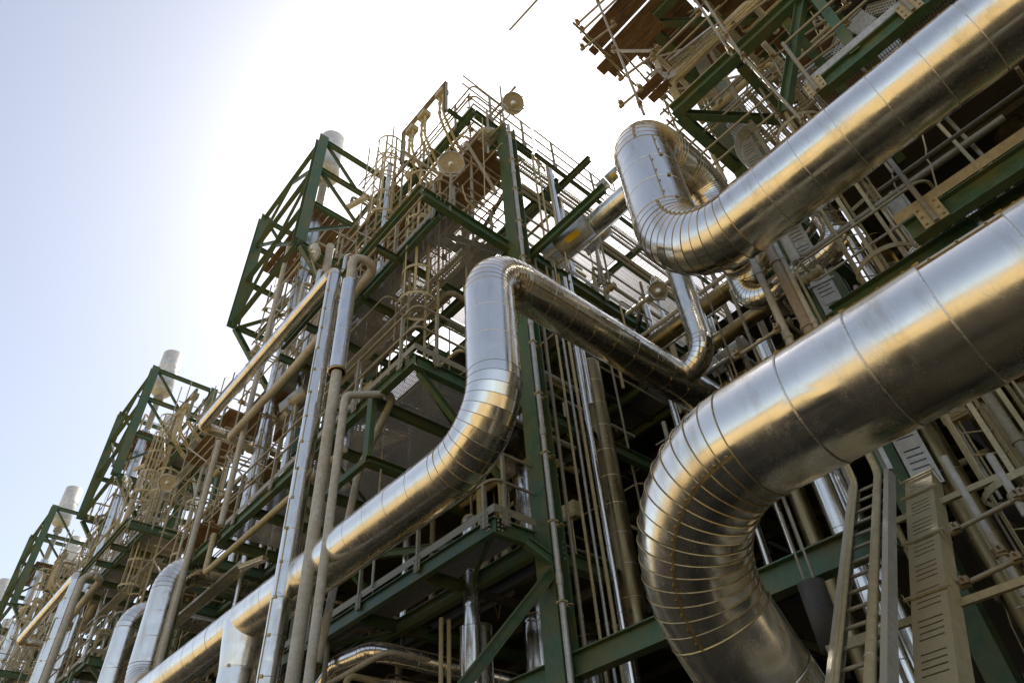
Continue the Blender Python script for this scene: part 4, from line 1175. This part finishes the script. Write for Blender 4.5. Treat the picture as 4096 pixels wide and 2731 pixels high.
# grating floor and toe plates behind the upper thick pipe
for (z, y0, y1, lab) in ((6.2, .55, -6, 'yellow-dusted platform edge between the two thick pipes'), (9.5, .45, -6, 'grey platform edge above the upper thick pipe'), (9.6, -1.0, -1.2, '')):
    if not lab: continue
    p = thing('platform', lab, 'platform', (7.2, y0, z))
    mb = MB(); mb.ibeam((7.2, y0, z), (7.2, y1, z), .16, .3); part('edge_beam', p, mb, M_GREEN)
    part('grating', p, grating_mesh(7.25, 8.2, y1, y0, z + .19, 'x', .04), M_GRATE)
    mb = MB(); mb.bar((7.14, y0 + .05, z + .26), (7.14, y1, z + .26), .008, .15); part('toe_plate', p, mb, M_CREAM if z < 7 else M_GALV)
    for y in ((.25, -1.6, -3.4) if z < 7 else (.42, -1.05, -2.9)):
        mb = MB(); mb.tube([(7.06, y, z - .16), (7.06, y, z + 1.4)], .032, 10)
        part('post', p, mb, M_RAIL)
        mb = MB(); mb.bar((7.1, y - .14, z + .02), (7.1, y + .14, z + .02), .014, .34); part('base_plate', p, mb, M_CREAM)
        mb = MB()
        for a in (-.1, .1):
            for b in (-.1, 0.02, .14): mb.bolt((7.09, y + a, z + b), (-1, 0, 0), .016, .02)
        part('bolt_group', p, mb, M_BOLT)
    for hh in (.75, 1.35):
        mb = MB(); mb.tube([(7.06, y0, z + hh), (7.06, y1, z + hh)], .026, 8); part('rail', p, mb, M_RAIL)
p = thing('grating_floor', 'see-through mesh floor glimpsed above the upper thick pipe', 'grating floor', (8, 1.5, 11.9))
part('grating', p, grating_mesh(8.0, 11, .6, 2.4, 12.0, 'x', .045), M_GRATE)

# cable trays
def slotted_tray(label, a, b, w, up, dx, depth=.12, pitch=1.05, clamps=(), m=M_GALV, n0=.25):
    """closed cable tray: cover plate with groups of louvre slots, side walls, clamp bars. dx = across"""
    a = Vector(a); b = Vector(b); d = (b - a).normalized(); dx = Vector(dx).normalized(); nz = Vector(up).normalized()
    t = thing('cable_tray', label, 'cable tray', a)
    L = (b - a).length
    # cover in strips, leaving real slots
    mb = MB(); e = w * .32
    for s in (-1, 1): mb.bar(a + dx * s * (w / 2 + e) / 2, b + dx * s * (w / 2 + e) / 2, w / 2 - e, .004, nz)
    s0 = 0.0; sl_ = .02; gaps = []
    q = n0
    while q < L - .3:
        for k in range(4): gaps.append(q + k * .085)
        q += pitch * .42
    for gp in gaps + [L]:
        if gp - s0 > .003: mb.bar(a + d * s0, a + d * min(gp, L), 2 * e, .004, nz)
        s0 = gp + sl_
    part('cover', t, mb, m)
    mb = MB()
    for s in (-1, 1): mb.bar(a + dx * s * (w / 2 - .002) - nz * (depth / 2 + .004), b + dx * s * (w / 2 - .002) - nz * (depth / 2 + .004), .004, depth, nz)
    mb.bar(a - nz * (depth + .01), b - nz * (depth + .01), w - .01, .004, nz)
    part('side_wall', t, mb, m)
    for c in clamps:
        mb = MB(); p = a + d * c + nz * .02
        mb.bar(p - dx * (w / 2 + .05), p + dx * (w / 2 + .05), .03, .02, nz)
        for s in (-1, 1): mb.tube([p + dx * s * (w / 2 + .035) - nz * .16, p + dx * s * (w / 2 + .035) + nz * .05], .006, 6)
        part('clamp_bar', t, mb, m)
    return t


slotted_tray('slotted galvanised tray slanting down at the lower right, cream dusted', (8.24, 2.0, 4.03), (5.0, 1.88, .70), .31, (-.716, .0, .697), (0, -1, 0), depth=.2, clamps=(.05, .5, 1.55, 2.55), m=M_CREAM)
slotted_tray('slotted galvanised tray climbing past both green corners at the right', (8.75, 2.04, 4.1), (8.75, 2.04, 18.5), .31, (-.97, -.23, 0), (.23, -.97, 0), clamps=(1.4, 3.6, 6.4, 9.1, 12.0), m=M_GALV)
t = thing('cable_ladder', 'open cable ladder with round rungs slanting down left of the slotted tray', 'cable ladder', (7.65, 2.33, 3.9))
A = Vector((7.72, 2.33, 3.95)); B = Vector((4.75, 2.27, .80)); d = (B - A).normalized(); dx = Vector((.02, -1, 0)).normalized(); nz = d.cross(dx).normalized()
if nz.z < 0: nz = -nz
for s in (-1, 1):
    mb = MB(); mb.chan(A + dx * s * .24, B + dx * s * .24, .055, .13, nz, flip=s); mb.chan(A + dx * s * .24 + Vector((0, 0, 2.2)), A + dx * s * .24, .055, .13, (-.8, -.6, 0), flip=s)
    part('side_rail', t, mb, M_GALV)
for k in range(17):
    p = A + d * (.14 + k * .26)
    mb = MB(); mb.tube([p - dx * .23, p + dx * .23], .017, 10); part('rung', t, mb, M_RAIL)
for off, r in ((-.19, .02), (-.155, .018), (.105, .042)):
    mb = MB(); mb.tube(fine_path([A + dx * off + Vector((.0, 0, 2.2)) + nz * .02, A + dx * off + nz * .05, B + dx * off + nz * .05], .3, 5), r, 12)
    part('cable', t, mb, M_CREAM)
for k in (.5, 1.4, 2.4, 3.3):
    p = A + d * k + nz * .05
    mb = MB(); mb.tube([p + dx * .105 + (dx * math.cos(a_ * .785) + nz * math.sin(a_ * .785)) * .046 for a_ in range(8)], .004, 5, closed=True); part('cable_tie', t, mb, M_BAND)
for (xx, yy, zz) in ((6.6, 2.0, 2.1), (7.9, 1.9, 3.5)):
    mb = MB(); mb.bar((xx, 3.0, zz), (xx, 1.2, zz), .06, .06)
    solo('support_channel', 'channel carrying the slanting trays, ' + ('lower one' if zz < 3 else 'upper one'), 'channel', mb, M_CREAM, (xx, 3, zz))

# perforated trays in the upper right
def perf_tray(label, pts, w=.26, m=M_GALV):
    s = MB(); P = [Vector(p) for p in pts]
    for a, b in zip(P[:-1], P[1:]):
        d = (b - a).normalized(); L = (b - a).length
        hor = Vector((0, 0, 1)) if abs(d.z) < .7 else Vector((1, 0, 0))
        side = d.cross(hor).normalized(); up = side.cross(d).normalized()
        for e in (-w / 2, w / 2): s.bar(a + side * e, b + side * e, .005, .06, up)
        for e in (-.38, -.12, .12, .38): s.bar(a + side * e * w, b + side * e * w, w * .14, .004, up)
        k = 0.0
        while k < L: s.bar(a + d * k - side * w * .48, a + d * k + side * w * .48, .02, .005, up); k += .05
    return solo('cable_tray', label, 'cable tray', s, m, P[0])


perf_tray('perforated cable tray stepping along behind the upper thick pipe', [at(0, 8.2, 'D', 500, 600), at(0, 8.2, 'D', 770, 390), at(0, 8.2, 'D', 830, 240), at(0, 8.2, 'D', 980, 90), at(0, 8.2, 'D', 1190, 30)])
perf_tray('perforated cable tray crossing the green corner at the scaffold', [at(0, 7.6, 'C', 850, 450), at(0, 7.6, 'C', 1160, 210)])
def strip(label, pts, w, ax=(0, 0, 1)):
    s = MB(); P = [Vector(p) for p in pts]
    for a, b in zip(P[:-1], P[1:]):
        s.bar(a, b, .006, w, ax)
        s.bar(a + Vector(ax) * w / 2, b + Vector(ax) * w / 2, .04, .005, ax)
    return solo('tray_bend', label, 'cable tray', s, M_GALV, P[0])


cc = at(0, 7.6, 'C', 1400, 1000)
strip('curved galvanised tray bend above the upper thick pipe', [at(0, 7.5, 'C', *q) for q in ((1440, 880), (1370, 900), (1320, 960), (1310, 1040), (1330, 1110), (1370, 1160), (1420, 1200))], .2, (1, 0, 0))
strip('small curved galvanised tray end below the scaffold boards', [at(0, 7.5, 'C', *q) for q in ((720, 500), (760, 530), (820, 535), (880, 500))], .2, (0, 0, 1))
s = MB(); P = [at(0, 7.9, 'D', *q) for q in ((900, 130), (1000, 190), (1090, 270), (1160, 350), (1210, 420))]
for a, b in zip(P[:-1], P[1:]): s.bar(a, b, .34, .006, (-1, 0, .2))
solo('tray_cover', 'broad curved galvanised cover strip above the upper thick pipe', 'cable tray', s, M_GALV, P[0])

# caged ladder of the right-hand structure
caged_ladder('big caged ladder in the dark between the two thick pipes', 8.5, 1.3, 1.2, 9.3, (-.75, -.66), r=.42, hoop=1.7)

# scaffold tubes in front of the right-hand structure
def stube(label, a, b, r=.0245, m=None, coup=(0, 1)):
    t = thing('scaffold_tube', label, 'scaffold tube', a, 'loose scaffold tubes at the right-hand structure')
    a = Vector(a); b = Vector(b)
    mb = MB(); mb.tube([a, b], r, 10); part('tube', t, mb, m or M_TUBE)
    for c in coup:
        p = a.lerp(b, .06 + .88 * c); d = (b - a).normalized()
        mb = MB(); mb.tube([p - d * .04, p + d * .04], r * 1.7, 8); mb.box(p + Vector((-.05, -.03, .01)), .07, .07, .06); mb.bolt(p + Vector((-.08, -.03, .01)), (-1, 0, .3), .012, .05); part('coupler', t, mb, M_BOLT)
    return t


X = 6.0
for lab, a, b in (('long upright scaffold tube rising from the top of the inverted U', ('C', 655, 800), ('C', 320, -20)),
                  ('upright scaffold tube above the green corner, left of the pair', ('C', 1275, 395), ('C', 1000, -20)),
                  ('upright scaffold tube above the green corner, right of the pair', ('C', 1370, 440), ('C', 1060, -20)),
                  ('short level scaffold tube with cream paint beside the green corner', ('C', 430, 355), ('C', 775, 355)),
                  ('scaffold tube slanting above the perforated tray', ('C', 700, 430), ('C', 1060, 80)),
                  ('lower level scaffold tube pointing left under the boards', ('C', 490, 745), ('C', 640, 620)),
                  ('outermost level scaffold tube at the top of the sky', ('C', 180, 180), ('C', 420, -40)),
                  ('level scaffold tube just inside the outermost one', ('C', 210, 230), ('C', 500, -40)),
                  ('level scaffold tube across the board ends', ('C', 215, 350), ('C', 460, 170)),
                  ('level scaffold tube below the projecting boards', ('C', 480, 560), ('C', 740, 370)),
                  ('slanting scaffold tube crossing the green corner downwards', ('C', 1200, 240), ('C', 1810, 900))):
    stube(lab, at(0, X if 'pair' not in lab and 'crossing' not in lab else 6.7, *a), at(0, X if 'pair' not in lab and 'crossing' not in lab else 6.7, *b))
stube('lone scaffold tube end poking in at the top edge', at(0, 5.6, 'T', 1170, 70), at(0, 5.6, 'T', 1245, -12), coup=())
for lab, a, b, x in (('level tube in front of the brown boards, topmost', ('C', 1260, 190), ('C', 1540, -20), 7.6), ('level tube in front of the brown boards, second', ('C', 1440, 480), ('C', 2100, 20), 7.6),
                     ('level tube in front of the brown boards, third', ('C', 1540, 560), ('C', 2100, 150), 7.7), ('level tube in front of the brown boards, fourth', ('C', 1590, 610), ('C', 2100, 230), 7.8),
                     ('short upright tube joining two level tubes', ('C', 1540, 400), ('C', 1640, 560), 7.55)):
    stube(lab, at(0, x, *a), at(0, x, *b))
for lab, a, b, y in (('diagonal cream tube falling across the dark lower right corner', ('K', 1530, -10), ('K', 2100, 960), 1.5), ('thinner cream strut beside the lower right corner', ('K', 1850, -20), ('K', 2110, 400), 1.1)):
    stube(lab, at(1, y, *a), at(1, y, *b), .036, M_DUSTY, (.75,))
for lab, a, b, x in (('level tube in the dark lower right corner, upper', ('K', 1580, 520), ('K', 2110, 250), 7.2), ('level tube in the dark lower right corner, middle', ('K', 1650, 890), ('K', 2060, 700), 6.9),
                     ('slanting scaffold tube left of the lower thick pipe with a loose coupler', ('M', 980, 1190), ('M', 1390, 925), 7.0), ('level tube crossing behind the upright pipes', ('M', 1240, 440), ('M', 1400, 340), 8.4),
                     ('second level tube crossing behind the upright pipes', ('M', 1290, 560), ('M', 1430, 460), 8.4), ('third level tube crossing behind the upright pipes', ('M', 1360, 660), ('M', 1480, 580), 8.4)):
    stube(lab, at(0, x, *a), at(0, x, *b))
# boards of the projecting scaffold
t = thing('board_deck', 'stepped pairs of brown scaffold boards projecting over the sky, upper right', 'scaffold boards', at(0, 6.2, 'C', 300, 350))
for (a, b, x, w) in ((('C', 250, 300), ('C', 660, -40), 6.2, .24), (('C', 290, 370), ('C', 760, -20), 6.45, .2), (('C', 350, 500), ('C', 760, 180), 6.9, .25), (('C', 620, 680), ('C', 790, 560), 7.4, .22)):
    A_ = at(0, x, *a); B_ = at(0, x, *b); B_.z = A_.z
    mb = MB(); mb.bar(A_, B_, w, .045); part('board', t, mb, M_WOOD)
    mb = MB(); mb.bar(A_ + Vector((.25, -.12, .01)), B_ + Vector((.25, 0, .01)), w * .9, .045); part('board', t, mb, M_WOOD)
for (a, b) in ((('C', 250, 250), ('C', 600, 600)), (('C', 160, 160), ('C', 420, 400)), (('C', 500, 370), ('C', 850, 760))):
    A_ = at(2, at(0, 6.2, 'C', 300, 350).z - .07, *a); B_ = at(2, A_.z, *b)
    mb = MB(); mb.tube([A_, B_], .0245, 8); part('bearer_tube', t, mb, M_TUBE)

# pipes seen between the two thick pipes
ub = at(0, 8.8, 'M', 1070, 560); ub2 = at(0, 8.8, 'M', 1160, 715)
pipe_thing('clad_pipe', 'small polished clad U bend under the upper thick pipe', [(8.8, ub.y, 10.4), (8.8, ub.y, ub2.z), (8.8, ub.y - 1.7, ub2.z), (8.8, ub.y - 1.7, 10.0)], .215, .42, gores=9, seam=.5, n=44, ridge=.005)
for lab, x, y, z0, z1, r in (('bright clad upright pipe under the small U bend, left', 8.35, 3.1, -1.6, 7.0, .125), ('bright clad upright pipe under the small U bend, right', 8.9, 3.1, -1.6, 7.0, .125),
                             ('silver clad upright pipe deep behind the cable ladder', 9.2, 1.9, -1.6, 5.2, .17), ('silver clad upright pipe seen through the bend of the big elbow', 9.4, 3.9, -1.6, 6.0, .13),
                             ('silver clad upright pipe right of the big elbow, dim', 9.0, 3.1, -1.6, 4.4, .11),
                             ('tall dim clad pipe behind the lower thick pipe, right one', 10.4, .8, -1.6, 9.3, .2), ('tall dim clad pipe behind the lower thick pipe, left one', 10.4, 1.35, -1.6, 9.3, .2)):
    pipe_thing('clad_pipe', lab, [(x, y, z1), (x, y, z0)], r, .3, mats=[M_CLADD, M_SEAM, M_BAND] if 'dim' in lab or 'deep' in lab or 'seen' in lab else None, n=36, seam=.8, ridge=.004)  # darker cladding puts shade into the colour of the dim, deep pipes
for lab, a, b, x, r, m in (('dusty clad level pipe behind the branch pipe', ('M', 690, 750), ('M', 960, 560), 10.3, .19, 0), ('dusty clad level pipe above the long run of pipe', ('M', 870, 1010), ('M', 1160, 850), 10.3, .15, 0)):
    A_ = at(0, x, *a); B_ = at(0, x, *b); B_.z = A_.z
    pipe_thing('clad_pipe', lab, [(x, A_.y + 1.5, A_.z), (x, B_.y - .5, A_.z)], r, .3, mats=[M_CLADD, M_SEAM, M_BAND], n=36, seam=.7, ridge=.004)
for lab, a, b, r, m in (('pale square-edged upright left of the brown upright pipe', ('M', 1190, 420), ('M', 1500, 1080), .05, M_DUSTY), ('brown upright pipe with bright bands', ('M', 1340, 330), ('M', 1680, 980), .07, M_BOLT), ('pale slim upright right of the brown upright pipe', ('M', 1400, 290), ('M', 1730, 940), .035, M_DUSTY)):
    A_ = at(0, 7.2, *a); B_ = at(0, 7.2, *b); yy = (A_.y + B_.y) / 2
    bare_pipe('service_pipe', lab, [(7.2, yy, A_.z + 1.2), (7.2, yy, B_.z - 1.5)], r, .2, m, 14, ((0, .3), (0, .6)))
# hanging can in the dark
t = thing('spring_can', 'dark cylindrical spring can hanging behind the slanting cable ladder', 'spring hanger', (8.3, 3.0, 3.0), 'grey spring hanger cans')
mb = MB(); c = at(1, 3.0, 'K', 680, 1080); mb.lathe((c.x, c.y, c.z - .35), (0, 0, 1), [(0, .001), (0, .13), (.65, .13), (.66, .001)], 28); part('can', t, mb, M_DARK)
mb = MB(); mb.tube([(c.x, c.y - .05, c.z + .3), (c.x, c.y - .05, c.z + 1.1)], .014, 8); mb.tube([(c.x, c.y + .05, c.z + .3), (c.x, c.y + .05, c.z + 1.1)], .014, 8); part('hanger_rod', t, mb, M_RAIL)
t = thing('front_frame', 'green level beams glimpsed behind the cable ladder, lower right', 'steel frame', (9.4, 2.4, 1.6))
for (z, x) in ((1.55, 9.0), (.3, 9.6)):
    mb = MB(); mb.ibeam((x, 6.5, z), (x, -6, z), .18, .26); part('beam', t, mb, M_GREEN)

# ================================================================== DARK INTERIOR OF THE PLANT (decks and walls added to block light)
for (z, x0, x1, y0, y1, lab) in ((5.32, 7.35, 20, 8.0, 80, 'dark solid deck added to shade the main structure, lowest'), (8.25, 7.4, 20, 8.2, 80, 'dark solid deck added to shade the main structure, middle'),
                                 (12.62, 8.6, 20, 8.6, 80, 'dark solid deck added to shade the main structure, upper'),
                                 (8.3, 11.2, 20, 2.6, 8.1, 'dark deck added for shade, bridging to the right-hand structure, lower'), (12.46, 13.2, 20, 2.6, 8.5, 'dark deck added for shade, bridging to the right-hand structure, upper')):
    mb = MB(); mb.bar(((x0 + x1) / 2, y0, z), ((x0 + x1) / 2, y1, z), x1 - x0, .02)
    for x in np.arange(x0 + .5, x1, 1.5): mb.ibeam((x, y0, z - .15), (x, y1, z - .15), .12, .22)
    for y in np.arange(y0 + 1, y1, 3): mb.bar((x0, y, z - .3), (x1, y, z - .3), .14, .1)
    solo('deck', lab, 'deck', mb, M_DARK, (x0, y0, z))  # solid plates added so that the interior stays dark from below
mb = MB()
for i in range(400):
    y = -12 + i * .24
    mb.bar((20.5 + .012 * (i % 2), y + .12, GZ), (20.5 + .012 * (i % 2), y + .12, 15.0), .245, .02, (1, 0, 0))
solo('shade_wall', 'dark ribbed wall added to block light at the back of the plant', 'wall', mb, M_DARK, (20.5, 0, GZ))  # wall added to hold back sky and sun behind the structure
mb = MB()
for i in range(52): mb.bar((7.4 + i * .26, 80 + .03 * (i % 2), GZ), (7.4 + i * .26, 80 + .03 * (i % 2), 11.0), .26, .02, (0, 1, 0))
solo('shade_wall', 'dark ribbed wall added to block light at the far end of the plant', 'wall', mb, M_DARK, (14, 80, GZ))  # end wall added to keep daylight out of the interior
def ribbed_wall(lab, a, b, z0, z1):  # inner walls added to stop light passing through the plant
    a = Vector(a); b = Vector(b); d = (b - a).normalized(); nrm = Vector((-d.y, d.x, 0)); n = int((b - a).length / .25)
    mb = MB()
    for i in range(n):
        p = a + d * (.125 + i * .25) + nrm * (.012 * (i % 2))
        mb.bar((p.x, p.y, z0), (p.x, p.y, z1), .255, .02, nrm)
    solo('shade_partition', lab, 'wall', mb, M_DARK, (a.x, a.y, z0))


ribbed_wall('dark ribbed partition added for darkness behind the pipework of the main structure', (10.9, 12.7, 0), (10.9, 79.5, 0), GZ, 12.3)
ribbed_wall('dark ribbed partition added for darkness, facing the front walkway', (20, 12.4, 0), (11.0, 12.4, 0), GZ, 12.3)
ribbed_wall('dark ribbed partition added for darkness behind the right-hand caged ladder', (12.4, -12, 0), (12.4, 1.8, 0), GZ, 9.6)
q = random.Random(3)
for i in range(26):
    y = 9.5 + i * 2.6 + q.uniform(-.5, .5); x = q.uniform(9.5, 18); r = q.uniform(.3, .9)
    mb = MB(); mb.lathe((x, y, GZ), (0, 0, 1), [(0, r * .9), (.3, r), (5.5, r), (5.9, r * .8), (6.1, r * .3), (6.15, .01)], 32)
    for z in (1, 2.4, 3.8): mb.lathe((x, y, GZ + z), (0, 0, 1), [(0, r), (.01, r + .01), (.05, r + .01), (.06, r)], 32)
    solo('vessel', 'dull clad upright vessel deep inside the plant', 'vessel', mb, M_CLADD, (x, y, GZ), 'upright vessels inside the plant')
for i in range(10):
    y = -10 + i * 1.25; x = q.uniform(9.8, 16); r = q.uniform(.12, .4)
    mb = MB(); mb.lathe((x, y, GZ), (0, 0, 1), [(0, r), (10.9, r)], 28)
    for z in range(1, 10): mb.lathe((x, y, GZ + z), (0, 0, 1), [(0, r), (.01, r + .008), (.04, r + .008), (.05, r)], 28)
    solo('vessel', 'dim clad upright vessel behind the right-hand caged ladder', 'vessel', mb, M_CLADD, (x, y, GZ), 'upright vessels behind the right-hand ladder')
